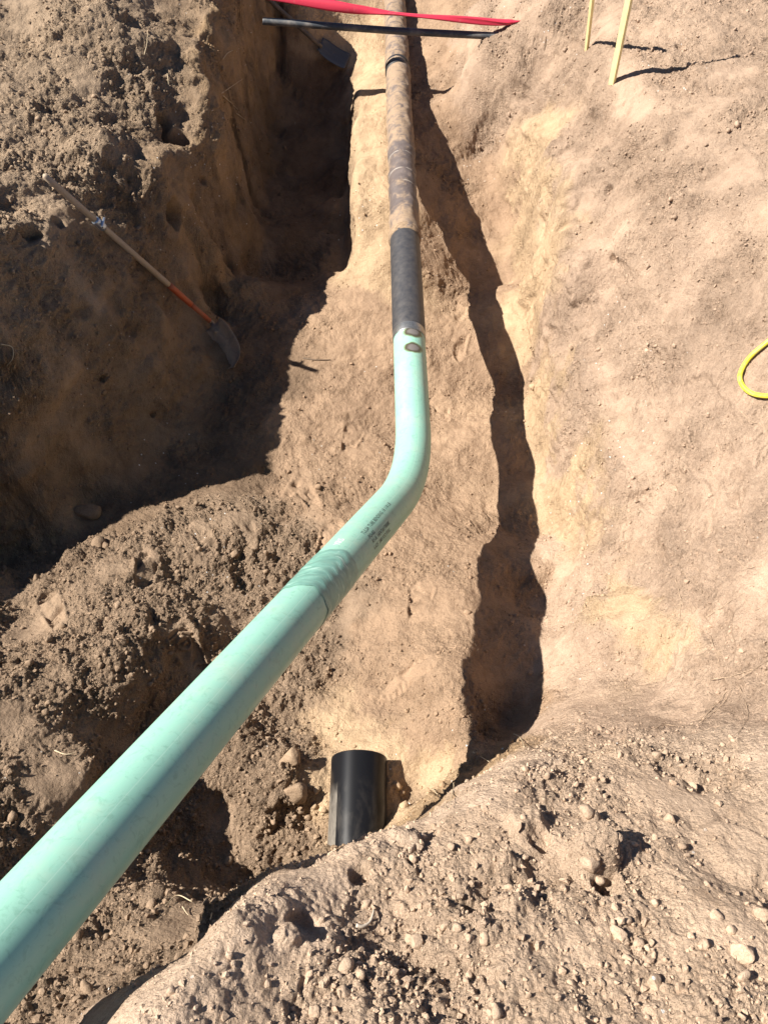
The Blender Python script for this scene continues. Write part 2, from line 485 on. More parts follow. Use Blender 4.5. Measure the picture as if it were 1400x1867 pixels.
# half-buried lumps in the loose soil
for (cell, amp, sd_) in ((0.055, 0.011, 5), (0.028, 0.007, 6)):
    wxy = np.stack([x / cell, y / cell], 1)
    wob = perlin(P * (1.6 / cell)) * 0.45 + perlin(P * (3.4 / cell)) * .25
    F, rr = worley(wxy + wob[:, None], sd_)
    rad = 0.22 + 0.42 * rr
    bump = np.clip(1 - (F / rad) ** 2, 0, .62) ** .7 * rad
    keep = smooth01((rough_n * 1.1 - 0.42 - 0.55 * rr * rr) / 0.30)
    d += (amp * bump * keep).astype(np.float32)
# right wall: diagonal scrape marks; left wall: near-vertical cut marks
t1 = np.array([0.30, 0.62, 0.72]); t1 /= np.linalg.norm(t1)
def aniso(Pw, t, s_long, s_cross, off):
    al = Pw @ t.astype(np.float32)
    cr = Pw - al[:, None] * t.astype(np.float32)[None]
    return fbm(cr * s_cross + (al * s_long)[:, None] * t.astype(np.float32)[None], 3, .55, off)
wall = smooth01((slope - 0.15) / 0.3)
right = smooth01((x - 0.7) / 0.3).astype(np.float32)
st1 = aniso(P, t1, 7, 30, 11.0)
patch = smooth01((fbm(P * 1.9, 2, .5, 77.0) + 0.15) / 0.4)
d += (wall * right * patch * (0.0055 * st1 - 0.020 * np.clip(st1 - 0.30, 0, .45))).astype(np.float32)
st3 = aniso(P, t1, 20, 66, 23.0)
nick = np.clip(st3 - 0.30, 0, .3)
patch2 = smooth01((fbm(P * 3.3, 3, .6, 99.0) + 0.02) / 0.35)
d += (right * smooth01((slope - .08) / .2) * patch2 * (0.0060 * st3 - 0.085 * nick)).astype(np.float32)
# cut ledge at the foot of the right slope: broken scarp edges
sc_ = fbm(np.stack([x * .8, y * .9, z * 2.2], 1) * 2.4, 4, .55, 61.0)
d += (right * wall * .011 * np.tanh(sc_ * 14) * (1 - smooth01((z - .75) / .5))).astype(np.float32)
left = smooth01((-x - 0.55) / 0.3).astype(np.float32)
t2 = np.array([0.35, 0.15, -0.95]); t2 /= np.linalg.norm(t2)
st2 = aniso(P, t2, 2.6, 15, 41.0)
d += (wall * left * (0.042 * fbm(P * 4.2, 4, .5, 141.0) + .003 * st2)).astype(np.float32)
# burrow holes and pockets in the left wall (pixel, radius, depth, squash)
for (px, py, r_, dep) in [(324, 388, .088, .24), (322, 250, .085, .22), (300, 222, .06, .12), (190, 690, .022, .05), (283, 755, .016, .04), (375, 330, .03, .05), (1115, 470, .02, .03), (1105, 345, .03, .03), (1180, 690, .012, .025), (1335, 905, .05, .02), (1240, 80, .03, .03), (60, 420, .05, .06), (110, 400, .04, .05),
        (1085, 1560, .050, -.055), (1110, 1600, .035, .04), (960, 1512, .055, -.030), (985, 1535, .03, .03), (790, 1528, .022, .045), (855, 1650, .018, .045), (905, 1590, .05, -.02), (740, 1530, .05, -.025), (560, 1690, .045, .03), (520, 1712, .03, -.02), (660, 1590, .03, .03), (1075, 1490, .03, -.02), (1350, 1560, .10, -.03), (1000, 1580, .05, .02), (930, 1640, .05, -.02)]:
    q = hit(px, py)
    r2 = ((P - q.astype(np.float32)) ** 2).sum(1)
    r_n = np.sqrt(r2) / r_ + 0.35 * perlin(P * (1.1 / r_))
    d -= (dep * (1 - smooth01((r_n - 0.55) / 0.55))).astype(np.float32)
d = d + foot_d
fade = 1 - smooth01((np.abs(x) - half_w(y) - 0.02) / 1.5)
far_row = smooth01((y + 0.6) / 0.4)
d *= (0.25 + 0.75 * fade * far_row).astype(np.float32)
PD = P + N.astype(np.float32) * d[:, None]

def soil_color_at(Pw): return sample(gc, Pw[:, 0], Pw[:, 1])

idx = np.arange(NR * NCC).reshape(NR, NCC)
F4 = np.stack([idx[:-1, :-1], idx[:-1, 1:], idx[1:, 1:], idx[1:, :-1]], -1).reshape(-1, 4)

def fast_mesh(name, V, F, attrs):
    me = bpy.data.meshes.new(name)
    k = F.shape[1]
    me.vertices.add(len(V)); me.vertices.foreach_set('co', np.asarray(V, np.float32).ravel())
    me.loops.add(F.size); me.loops.foreach_set('vertex_index', F.ravel().astype(np.int32))
    me.polygons.add(len(F))
    me.polygons.foreach_set('loop_start', np.arange(0, F.size, k, dtype=np.int32))
    me.polygons.foreach_set('use_smooth', np.ones(len(F), dtype=bool))
    me.update(calc_edges=True)
    for nm, a in attrs.items():
        a = np.asarray(a, np.float32)
        at = me.attributes.new(nm, 'FLOAT_VECTOR' if a.ndim == 2 else 'FLOAT', 'POINT')
        at.data.foreach_set('vector' if a.ndim == 2 else 'value', a.ravel())
    return me

# ------------------------------------------------------------------ materials
def new_mat(name):
    m = bpy.data.materials.new(name)
    m.use_nodes = True
    nt = m.node_tree
    for nd in list(nt.nodes): nt.nodes.remove(nd)
    out = nt.nodes.new('ShaderNodeOutputMaterial')
    b = nt.nodes.new('ShaderNodeBsdfPrincipled')
    nt.links.new(b.outputs[0], out.inputs[0])
    return m, nt, b

class NB:
    """small node builder"""
    def __init__(s, nt): s.nt = nt
    def n(s, typ, **kw):
        nd = s.nt.nodes.new(typ)
        for k, v in kw.items(): setattr(nd, k, v)
        return nd
    def l(s, a, b): s.nt.links.new(a, b)
    def attr(s, name): return s.n('ShaderNodeAttribute', attribute_name=name)
    def pos(s): return s.n('ShaderNodeNewGeometry').outputs['Position']
    def noise(s, vec, scale, detail=3, rough=.55, dist=0):
        nd = s.n('ShaderNodeTexNoise')
        nd.inputs['Scale'].default_value = scale
        nd.inputs['Detail'].default_value = detail
        nd.inputs['Roughness'].default_value = rough
        nd.inputs['Distortion'].default_value = dist
        if vec is not None: s.l(vec, nd.inputs['Vector'])
        return nd.outputs['Fac']
    def ramp(s, fac, stops):
        nd = s.n('ShaderNodeValToRGB')
        el = nd.color_ramp.elements
        while len(el) < len(stops): el.new(0.5)
        for e, (p, cl) in zip(el, stops):
            e.position = p
            e.color = (*cl, 1) if not isinstance(cl, (int, float)) else (cl, cl, cl, 1)
        s.l(fac, nd.inputs['Fac'])
        return nd.outputs['Color']
    def mix(s, fac, a, b, blend='MIX'):
        nd = s.n('ShaderNodeMix', data_type='RGBA', blend_type=blend)
        for sock, v in ((nd.inputs[0], fac), (nd.inputs[6], a), (nd.inputs[7], b)):
            if hasattr(v, 'is_output'): s.l(v, sock)
            elif isinstance(v, (int, float)): sock.default_value = v
            else: sock.default_value = (*v, 1)
        return nd.outputs[2]
    def math(s, op, a, b=None, clamp=False):
        nd = s.n('ShaderNodeMath', operation=op, use_clamp=clamp)
        for sock, v in ((nd.inputs[0], a), (nd.inputs[1], b)):
            if v is None: continue
            if hasattr(v, 'is_output'): s.l(v, sock)
            else: sock.default_value = v
        return nd.outputs[0]
    def bump(s, h, strength, dist, normal=None):
        nd = s.n('ShaderNodeBump')
        nd.inputs['Strength'].default_value = strength
        nd.inputs['Distance'].default_value = dist
        s.l(h, nd.inputs['Height'])
        if normal is not None: s.l(normal, nd.inputs['Normal'])
        return nd.outputs['Normal']
    def vscale(s, vec, v):
        nd = s.n('ShaderNodeMapping')
        nd.inputs['Scale'].default_value = v
        s.l(vec, nd.inputs['Vector'])
        return nd.outputs[0]

def soil_material():
    m, nt, b = new_mat('soil')
    k = NB(nt)
    p = k.pos()
    col = k.attr('soil').outputs['Vector']
    big = k.ramp(k.noise(p, 1.7, 4), [(.3, (.88, .87, .86)), (.7, (1.10, 1.09, 1.07))])
    c1 = k.mix(1.0, col, big, 'MULTIPLY')
    med = k.ramp(k.noise(p, 14, 5, .6, .6), [(.28, (.80, .78, .76)), (.5, (1, 1, 1)), (.75, (1.14, 1.13, 1.12))])
    c2 = k.mix(1.0, c1, med, 'MULTIPLY')
    grain = k.ramp(k.noise(p, 260, 3, .75), [(.32, (.68, .66, .63)), (.5, (1, 1, 1)), (.70, (1.22, 1.21, 1.20))])
    c3 = k.mix(.8, c2, grain, 'MULTIPLY')
    # rare pale shell and lime crumbs
    vo = k.n('ShaderNodeTexVoronoi'); vo.inputs['Scale'].default_value = 42; k.l(p, vo.inputs['Vector'])
    zone = k.ramp(k.noise(p, 1.3, 2), [(.52, 0.0), (.62, 1.0)])
    sep = k.n('ShaderNodeSeparateColor'); k.l(vo.outputs['Color'], sep.inputs[0])
    pick = k.math('GREATER_THAN', sep.outputs[0], .92)
    dot = k.math('LESS_THAN', vo.outputs['Distance'], .17)
    f = k.math('MULTIPLY', k.math('MULTIPLY', pick, dot), zone)
    c4 = k.mix(f, c3, (.72, .70, .66))
    # scraped, streaky cut face: stretched along the direction the bucket pulled
    wl_ = k.attr('wall').outputs['Fac']
    dt = k.n('ShaderNodeVectorMath', operation='DOT_PRODUCT'); k.l(p, dt.inputs[0]); dt.inputs[1].default_value = (0.300, 0.621, 0.721)
    sc1 = k.n('ShaderNodeVectorMath', operation='SCALE'); sc1.inputs[0].default_value = (0.300, 0.621, 0.721); k.l(k.math('MULTIPLY', dt.outputs['Value'], .74), sc1.inputs['Scale'])
    sb1 = k.n('ShaderNodeVectorMath', operation='SUBTRACT'); k.l(p, sb1.inputs[0]); k.l(sc1.outputs[0], sb1.inputs[1])
    stv = sb1.outputs[0]
    stn = k.noise(stv, 80, 6, .72, .6)
    stp = k.ramp(k.noise(p, 4.2, 4, .6), [(.38, .12), (.60, 1.0)])
    sps = k.n('ShaderNodeSeparateColor'); k.l(stp, sps.inputs[0])
    wm = k.math('MULTIPLY', wl_, sps.outputs[0])
    stc = k.ramp(stn, [(.28, (.64, .60, .56)), (.38, (.95, .94, .93)), (.52, (1, 1, 1)), (.72, (1.06, 1.06, 1.05))])
    c4 = k.mix(wm, c4, k.mix(1.0, c4, stc, 'MULTIPLY'))
    k.l(c4, b.inputs['Base Color'])
    b.inputs['Roughness'].default_value = 1.0
    b.inputs['Specular IOR Level'].default_value = 0.08
    rg = k.attr('rough').outputs['Fac']
    h0 = k.math('MULTIPLY', k.math('SUBTRACT', k.ramp(k.noise(p, 75, 5, .68, .3), [(.34, 0.0), (.50, .55), (.62, 1.0)]), .5), k.math('ADD', k.math('MULTIPLY', rg, 1.0), .22))
    vo2 = k.n('ShaderNodeTexVoronoi'); vo2.inputs['Scale'].default_value = 120; k.l(p, vo2.inputs['Vector'])
    h1 = k.math('MULTIPLY', k.math('SUBTRACT', .5, vo2.outputs['Distance']), k.math('ADD', rg, .10))
    h2 = k.noise(p, 420, 3, .65)
    sth = k.math('MULTIPLY', k.ramp(stn, [(.26, 0.0), (.44, .75), (.60, 1.0)]), wm)
    nst = k.bump(sth, .8, .015)
    n0 = k.bump(h0, .75, .009, nst)
    n1 = k.bump(h1, .55, .007, n0)
    n2 = k.bump(h2, .50, .0025, n1)
    k.l(n2, b.inputs['Normal'])
    return m
SOIL = soil_material()

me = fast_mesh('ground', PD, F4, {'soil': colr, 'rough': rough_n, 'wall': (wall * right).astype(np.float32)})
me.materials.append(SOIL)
ground = bpy.data.objects.new('ground', me)
COL.objects.link(ground)
tag(ground, kind='structure')

# look-up of the finished surface height, for things that lie on it
def final_z(px_x, px_y):
    out = []
    for X, Y in zip(np.atleast_1d(px_x), np.atleast_1d(px_y)):
        j = int(np.clip(np.searchsorted(ys, Y), 1, len(ys) - 1))
        row = TX[j]
        i = int(np.clip(np.searchsorted(row, X), 1, NCC - 1))
        out.append(PD[j * NCC + i, 2])
    return np.array(out)

def hit_final(px, py):
    """the finished surface's vertex that lies nearest to the sight line of a photograph pixel"""
    q = hit(px, py)
    near = np.where((np.abs(x - q[0]) < .16) & (np.abs(y - q[1]) < .16))[0]
    if len(near) == 0: return q
    v = PD[near].astype(float)
    d_ = ray(px, py); d_ = d_ / np.linalg.norm(d_)
    rel = v - np.array([0, 0, CAM_H])
    along = rel @ d_
    off = np.linalg.norm(rel - along[:, None] * d_[None], axis=1)
    k = np.argmin(off + .15 * np.clip(along - along[np.argmin(off)], -.02, 1))
    return v[k]

def simple(name, col, rough=.6, metal=0.0, var=.12, scale=30, bump=.0, spec=.5):
    m, nt, b = new_mat(name)
    k = NB(nt)
    p = k.pos()
    f = k.noise(p, scale, 4)
    lo = tuple(v * (1 - var) for v in col); hi = tuple(min(1, v * (1 + var)) for v in col)
    k.l(k.ramp(f, [(.3, lo), (.7, hi)]), b.inputs['Base Color'])
    b.inputs['Roughness'].default_value = rough
    b.inputs['Metallic'].default_value = metal
    b.inputs['Specular IOR Level'].default_value = spec
    if bump:
        k.l(k.bump(k.noise(p, scale * 4, 3), bump, .002), b.inputs['Normal'])
    return m

def dusty(name, col, dust, scale=18, amount=(.45, .62), rough=.5, bump=.4):
    """a painted or plastic surface with patches of dried soil on it"""
    m, nt, b = new_mat(name)
    k = NB(nt)
    p = k.pos()
    f = k.ramp(k.noise(p, scale, 5, .62, .5), [(amount[0], 0.0), (amount[1], 1.0)])
    dv = k.mix(k.noise(p, scale * 6, 3), tuple(v * .75 for v in dust), tuple(v * 1.15 for v in dust))
    k.l(k.mix(f, col, dv), b.inputs['Base Color'])
    k.l(k.math('ADD', k.math('MULTIPLY', f, .9 - rough), rough), b.inputs['Roughness'])
    k.l(k.bump(k.noise(p, scale * 7, 4), bump, .003), b.inputs['Normal'])
    return m
DUST = (.46, .34, .23)

# ------------------------------------------------------------------ sweeps
def frames(path):
    path = np.asarray(path, float)
    T = np.gradient(path, axis=0)
    T /= np.linalg.norm(T, axis=1)[:, None]
    up = np.array([0, 0, 1.0])
    S = np.cross(T, up); S /= np.linalg.norm(S, axis=1)[:, None]
    U = np.cross(S, T)
    return T, S, U
def sweep(path, rad, seg=12, caps=True, bumpfn=None):
    """tube along a path; angle 0 is the path's right side, 90 degrees its top"""
    path = np.asarray(path, float)
    rad = np.broadcast_to(np.asarray(rad, float), (len(path),))
    T, S, U = frames(path)
    V = []; al = []; ar = []
    s = np.concatenate([[0], np.cumsum(np.linalg.norm(np.diff(path, axis=0), axis=1))])
    th = np.linspace(0, 2 * math.pi, seg, endpoint=False)
    for i in range(len(path)):
        for a in th:
            V.append(path[i] + rad[i] * (math.cos(a) * S[i] + math.sin(a) * U[i])); al.append(s[i]); ar.append(a)
    V = np.array(V)
    if bumpfn is not None:
        C = np.repeat(path, seg, 0)
        dirn = (V - C); dirn /= np.linalg.norm(dirn, axis=1)[:, None]
        V = V + dirn * bumpfn(V, np.array(al), np.array(ar))[:, None]
    F = []
    for i in range(len(path) - 1):
        for j in range(seg):
            j2 = (j + 1) % seg
            F.append((i * seg + j, i * seg + j2, (i + 1) * seg + j2, (i + 1) * seg + j))
    if caps:
        F.append(tuple(range(seg))[::-1])
        F.append(tuple((len(path) - 1) * seg + j for j in range(seg)))
    return V, F, np.array(al), np.array(ar)
def tube(name, path, rad, mat, parent=None, seg=12, bumpfn=None, flat_caps=True):
    V, F, al, ar = sweep(path, rad, seg, flat_caps, bumpfn)
    o = mesh_obj(name, V, F, mat, parent, True, {'along': al, 'around': ar})
    return o
def resample(pts, step):
    pts = np.asarray(pts, float)
    s = np.concatenate([[0], np.cumsum(np.linalg.norm(np.diff(pts, axis=0), axis=1))])
    k = max(2, int(s[-1] / step) + 1)
    t = np.linspace(0, s[-1], k)
    return np.stack([np.interp(t, s, pts[:, i]) for i in range(3)], 1)
def catmull(pts, per=8):
    pts = [np.asarray(p, float) for p in pts]
    if len(pts) < 3: return resample(pts, np.linalg.norm(pts[1] - pts[0]) / per)
    q = [2 * pts[0] - pts[1]] + pts + [2 * pts[-1] - pts[-2]]
    out = []
    for i in range(1, len(q) - 2):
        for t in np.linspace(0, 1, per, endpoint=False):
            out.append(.5 * ((2 * q[i]) + (-q[i - 1] + q[i + 1]) * t + (2 * q[i - 1] - 5 * q[i] + 4 * q[i + 1] - q[i + 2]) * t * t + (-q[i - 1] + 3 * q[i] - 3 * q[i + 1] + q[i + 2]) * t ** 3))
    out.append(q[-2])
    return np.array(out)

# ------------------------------------------------------------------ the pipeline
R = 0.084
def pix_z(px, py, zc):
    d = ray(px, py)
    return np.array([0, 0, CAM_H]) + d * zc         # ray has unit depth along the lens axis
VTX = pix_z(757, 872, 3.50)                          # where the two straight runs would meet
NEAR = pix_z(30, 1700, 1.37)
FARP = at_h(719, 0, 2.68)
dn = (NEAR - VTX) / np.linalg.norm(NEAR - VTX)
df = (FARP - VTX) / np.linalg.norm(FARP - VTX)
ang = math.acos(float(np.clip(np.dot(-dn, df), -1, 1)))   # deflection
BR = 0.98
tl = BR * math.tan(ang / 2)
pa = VTX + dn * tl
pb = VTX + df * tl
bis = (dn + df); bis /= np.linalg.norm(bis)
cen = VTX + bis * (BR / math.cos(ang / 2))
arc = []
va = pa - cen; vb = pb - cen
for t in np.linspace(0, 1, 26):
    om = math.acos(float(np.dot(va, vb) / (BR * BR)))
    arc.append(cen + (math.sin((1 - t) * om) * va + math.sin(t * om) * vb) / math.sin(om))
near_end = NEAR + dn * 1.6
run_near = resample([near_end, pa], 0.03)[:-1]
run_far = resample([pb, FARP + df * 4.2], 0.03)[1:]
AXIS = np.concatenate([run_near, np.array(arc), run_far])
SA = np.concatenate([[0], np.cumsum(np.linalg.norm(np.diff(AXIS, axis=0), axis=1))])
AT, AS, AU = frames(AXIS)
def proj(Pw):
    v = np.asarray(Pw) - np.array([0, 0, CAM_H])
    zc = v[..., 1] * CP - v[..., 2] * SP
    yc = -(v[..., 1] * SP + v[..., 2] * CP)
    return CX + FPX * v[..., 0] / zc, CY + FPX * yc / zc
pxs, pys = proj(AXIS)
def s_at(px, py):
    k = np.where(AXIS[:, 1] > 0.1)[0]
    return SA[k[np.argmin((pxs[k] - px) ** 2 + (pys[k] - py) ** 2)]]
def axis_at(s):
    s = np.atleast_1d(s)
    return [np.stack([np.interp(s, SA, B[:, i]) for i in range(3)], 1) for B in (AXIS, AS, AU)]
def on_pipe(s, th, r):
    C, S_, U_ = axis_at(s)
    th = np.atleast_1d(th)
    S_ = S_ / np.linalg.norm(S_, axis=1)[:, None]; U_ = U_ / np.linalg.norm(U_, axis=1)[:, None]
    return C + r * (np.cos(th)[:, None] * S_ + np.sin(th)[:, None] * U_)
def cut(s0, s1, step=.02):
    k = max(2, int((s1 - s0) / step))
    return axis_at(np.linspace(s0, s1, k))[0]

SCORCH = [(float(s_at(747, 629)), .047, .72), (float(s_at(748, 658)), .043, .68)]
def green_material():
    m, nt, b = new_mat('green_epoxy_coating')
    k = NB(nt)
    p = k.pos()
    ar = k.attr('around').outputs['Fac']
    base = k.mix(k.noise(p, 3.2, 4), (.236, .455, .356), (.272, .508, .404))
    sc = k.ramp(k.noise(k.vscale(p, (1.5, 1.5, 1.5)), 22, 6, .7, 1.2), [(.36, (.74, .78, .75)), (.47, (1, 1, 1))])
    c1 = k.mix(.7, base, sc, 'MULTIPLY')
    dst = k.ramp(k.noise(p, 7, 6, .7), [(.47, 0.0), (.80, .50)])
    c2 = k.mix(dst, c1, (.42, .46, .36))
    line = k.math('LESS_THAN', k.math('ABSOLUTE', k.math('SUBTRACT', ar, 1.30)), .012)
    c3 = k.mix(k.math('MULTIPLY', line, .35), c2, (.42, .60, .50))
    # fine handling scratches running round and along
    cs = k.n('ShaderNodeCombineXYZ'); al_ = k.attr('along').outputs['Fac']
    k.l(k.math('MULTIPLY', al_, 14.0), cs.inputs[0]); k.l(k.math('MULTIPLY', ar, 30.0), cs.inputs[1])
    scr = k.ramp(k.noise(cs.outputs[0], 1.6, 5, .7, 2.2), [(.60, 0.0), (.66, .35), (.70, 0.0)])
    c3 = k.mix(scr, c3, (.46, .62, .54))
    # scorched coating round the two ground patches by the weld
    for si, (S0, HS, HT) in enumerate(SCORCH):
        ds = k.math('DIVIDE', k.math('SUBTRACT', al_, S0), HS); dth = k.math('DIVIDE', k.math('SUBTRACT', ar, 1.36), HT)
        dd = k.math('SQRT', k.math('ADD', k.math('MULTIPLY', ds, ds), k.math('MULTIPLY', dth, dth)))
        dd = k.math('ADD', dd, k.math('MULTIPLY', k.math('SUBTRACT', k.noise(p, 30, 4, .6), .5), .55))
        m1 = k.ramp(dd, [(.80, .85), (1.35, 0.0)])
        c3 = k.mix(m1, c3, (.27, .35, .15))
        m2 = k.ramp(dd, [(.70, .95), (1.0, 0.0)])
        c3 = k.mix(m2, c3, (.050, .036, .022))
        m3 = k.ramp(dd, [(.40, .9), (.66, 0.0)])
        c3 = k.mix(m3, c3, (.165, .145, .135))
    k.l(c3, b.inputs['Base Color'])
    k.l(k.math('ADD', k.math('MULTIPLY', k.noise(p, 9, 5), .22), .27), b.inputs['Roughness'])
    k.l(k.bump(k.noise(p, 240, 2), .04, .001), b.inputs['Normal'])
    return m
GREEN = green_material()

def old_pipe_material():
    m, nt, b = new_mat('soil_crusted_steel')
    k = NB(nt)
    p = k.pos()
    dirt = k.attr('dirt').outputs['Fac']
    f = k.math('ADD', k.noise(p, 13, 6, .7, .6), dirt)
    f = k.ramp(f, [(.46, 0.0), (.62, 1.0)])
    pr = k.mix(k.noise(p, 24, 4), (.075, .058, .054), (.150, .118, .105))
    dv = k.mix(k.noise(p, 60, 4), (.205, .140, .092), (.345, .245, .160))
    k.l(k.mix(f, pr, dv), b.inputs['Base Color'])
    k.l(k.math('ADD', k.math('MULTIPLY', f, .35), .55), b.inputs['Roughness'])
    k.l(k.bump(k.noise(p, 90, 5, .65), .6, .004), b.inputs['Normal'])
    return m

s_weld = s_at(747, 622)
s_sl0, s_sl1 = s_at(747, 612), s_at(741, 436)
s_tp0, s_tp1 = s_at(545, 1112), s_at(607, 1042)
pipe = empty('pipeline', tuple(axis_at(s_weld)[0][0] - np.array([0, 0, R])))
tag(pipe, 'long steel pipeline bending along trench, mint green near end joined to soil caked old end', 'pipeline')
# the green run: bore visible at its open near end is out of view, capped
o = tube('green_pipe', cut(0.0, s_weld - .004, .018), R, GREEN, pipe, 64)
o['label'] = 'smooth mint green coated pipe with an elbow bend'
# weld bead
STEEL = simple('bright_steel', (.34, .33, .31), .38, .85, .2, 90, .2)
wb = cut(s_weld - .006, s_sl0 + .02, .003)
tube('weld_ring', wb, R + .0025 + .0018 * np.sin(np.linspace(0, math.pi, len(wb))), STEEL, pipe, 56)
# black shrink sleeve
def sleeve_material():
    m, nt, b = new_mat('black_sleeve')
    k = NB(nt)
    p = k.pos()
    f = k.ramp(k.noise(p, 26, 6, .7), [(.36, 0.0), (.85, .65)])
    k.l(k.mix(f, (.032, .032, .036), (.125, .110, .098)), b.inputs['Base Color'])
    b.inputs['Roughness'].default_value = .52
    k.l(k.bump(k.noise(p, 130, 4), .35, .002), b.inputs['Normal'])
    return m
SLEEVE = sleeve_material()
sp_ = cut(s_sl0 + .012, s_sl1 + .02, .012)
rr_ = np.full(len(sp_), R + .0045)
rr_[:3] = [R + .001, R + .0028, R + .004]
tube('coating_sleeve', sp_, rr_, SLEEVE, pipe, 56, lambda V, a, t: .0010 * fbm(V * 30, 2))
# old pipe, rough with soil
OLD = old_pipe_material()
s_end = SA[-1]
op = cut(s_sl1, s_end, .012)
so = np.linspace(s_sl1, s_end, len(op))
s_c0, s_c1 = s_at(737, 395), s_at(733, 290)
def dirt_of(s, th):
    clean = smooth01((s - s_c0 + .05) / .12) * (1 - smooth01((s - s_c1 - .02) / .12))
    return .10 - .16 * clean - .02 * smooth01((s - s_at(725, 110)) / .1) + .09 * (np.sin(th) < .2)
def oldbump(V, a, t):
    s = a + s_sl1
    f = fbm(V * 9, 3, .6, 4.0)
    lump = np.clip(f + .12 + dirt_of(s, t), 0, 1)
    return .016 * lump + .0022 * fbm(V * 40, 2)
V, F, al, ar = sweep(op, R + .002, 44, True, oldbump)
o = mesh_obj('old_pipe', V, F, OLD, pipe, True, {'dirt': dirt_of(al + s_sl1, ar)})
o['label'] = 'old brown grey pipe crusted with dried soil'
# soil collar at the sleeve's far edge, wrap edges, straps
CRUST = simple('dried_soil_crust', (.27, .19, .125), 1.0, 0, .3, 60, .8, .1)
cl = cut(s_sl1 - .012, s_sl1 + .05, .006)
tube('soil_collar', cl, R + .010, CRUST, pipe, 44, lambda V, a, t: .006 * fbm(V * 25, 3) + .004 * np.sin(t * 2 + 1))
PALE = simple('pale_tape_edge', (.33, .29, .25), .8, 0, .2, 60)
for (px, py) in ((734, 299), (735, 326), (735, 352)):
    q = cut(s_at(px, py), s_at(px, py) + .006, .003)
    tube('wrap_edge', q, R + .0042, PALE, pipe, 44, lambda V, a, t: .0016 * fbm(V * 30, 2))
RUBBER = simple('black_rubber', (.022, .021, .022), .55, 0, .2, 50)
for py, wd in ((136, .035), (128, .012), (124, .03)):
    q = cut(s_at(726, py), s_at(726, py) + wd, .004)
    tube('strap', q, R + .011, RUBBER, pipe, 44)
# film tape wrapped round the green pipe
def tape_material():
    m, nt, b = new_mat('wrapped_film_tape')
    k = NB(nt)
    p = k.pos()
    al_ = k.attr('along').outputs['Fac']
    ar_ = k.attr('around').outputs['Fac']
    cmb = k.n('ShaderNodeCombineXYZ')
    k.l(k.math('MULTIPLY', al_, 60.0), cmb.inputs[0]); k.l(k.math('MULTIPLY', ar_, 1.4), cmb.inputs[1])
    wr = k.noise(cmb.outputs[0], 1.0, 5, .6, .8)
    k.l(k.ramp(wr, [(.30, (.13, .255, .21)), (.5, (.165, .330, .270)), (.60, (.19, .37, .30)), (.70, (.40, .58, .50))]), b.inputs['Base Color'])
    b.inputs['Roughness'].default_value = .34
    k.l(k.bump(wr, .4, .003), b.inputs['Normal'])
    return m
tp = cut(s_tp0, s_tp1, .006)
def tapebump(V, a, t):
    return .0004 * np.sin(a * 130 + .9 * np.sin(2 * t)) + .0012 * fbm(V * 22, 2)
Vt, Ft, alt, art = sweep(tp, R + .0016, 64, False, tapebump)
kk = len(tp)
tshift = (0.018 * np.sin(art + .8) + .008 * np.sin(2 * art) + .006 * np.sin(5 * art + 1) + .003 * np.sin(11 * art))          # slanting, uneven edges
dirv = AT[np.argmin(np.abs(SA - s_tp0))]
Vt = Vt + dirv[None] * tshift[:, None]
mesh_obj('tape_wrap', Vt, Ft, tape_material(), pipe, True, {'along': alt, 'around': art})

# stencilled print on the elbow and a white marker scribble
INK = simple('black_ink', (.035, .05, .045), .6, 0, .35, 90)
CHALK = simple('white_marker', (.72, .76, .74), .7, 0, .1, 80)
def print_on(text, s0, th0, size, mat, name, gap=.0, flip=False):
    cu = bpy.data.curves.new('print', 'FONT')
    cu.body = text
    cu.size = size
    cu.resolution_u = 2
    tmp = bpy.data.objects.new('print', cu)
    COL.objects.link(tmp)
    bpy.context.view_layer.update()
    me_ = bpy.data.meshes.new_from_object(tmp.evaluated_get(bpy.context.evaluated_depsgraph_get()))
    bpy.data.objects.remove(tmp)
    bpy.data.curves.remove(cu)
    bm = bmesh.new(); bm.from_mesh(me_)
    bmesh.ops.triangulate(bm, faces=bm.faces)
    bmesh.ops.subdivide_edges(bm, edges=[e for e in bm.edges if e.calc_length() > .012], cuts=1)
    V = np.array([v.co[:] for v in bm.verts]); F = [[v.index for v in f.verts] for f in bm.faces]
    bm.verts.index_update(); bm.free(); bpy.data.meshes.remove(me_)
    W = on_pipe(s0 + V[:, 0], th0 + V[:, 1] / R, R + .0006)
    return mesh_obj(name, W, F, mat, pipe, False)
s_txt = s_at(640, 1003)
for (txt, ds, th, sz) in (('TULSA TUBE BENDING 18 118 LB', 0.00, 1.16, .021), ('PO-02', .012, .84, .021), ('R1-A  HEAT#1T000K', .016, .58, .021), ('6.625 .280 X52 FULL', .010, .30, .021)):
    print_on(txt, s_txt + ds, th, sz, INK, 'printed_line')
print_on('YRS', s_at(607, 1042) + .040, 1.66, .034, CHALK, 'marker_scribble')

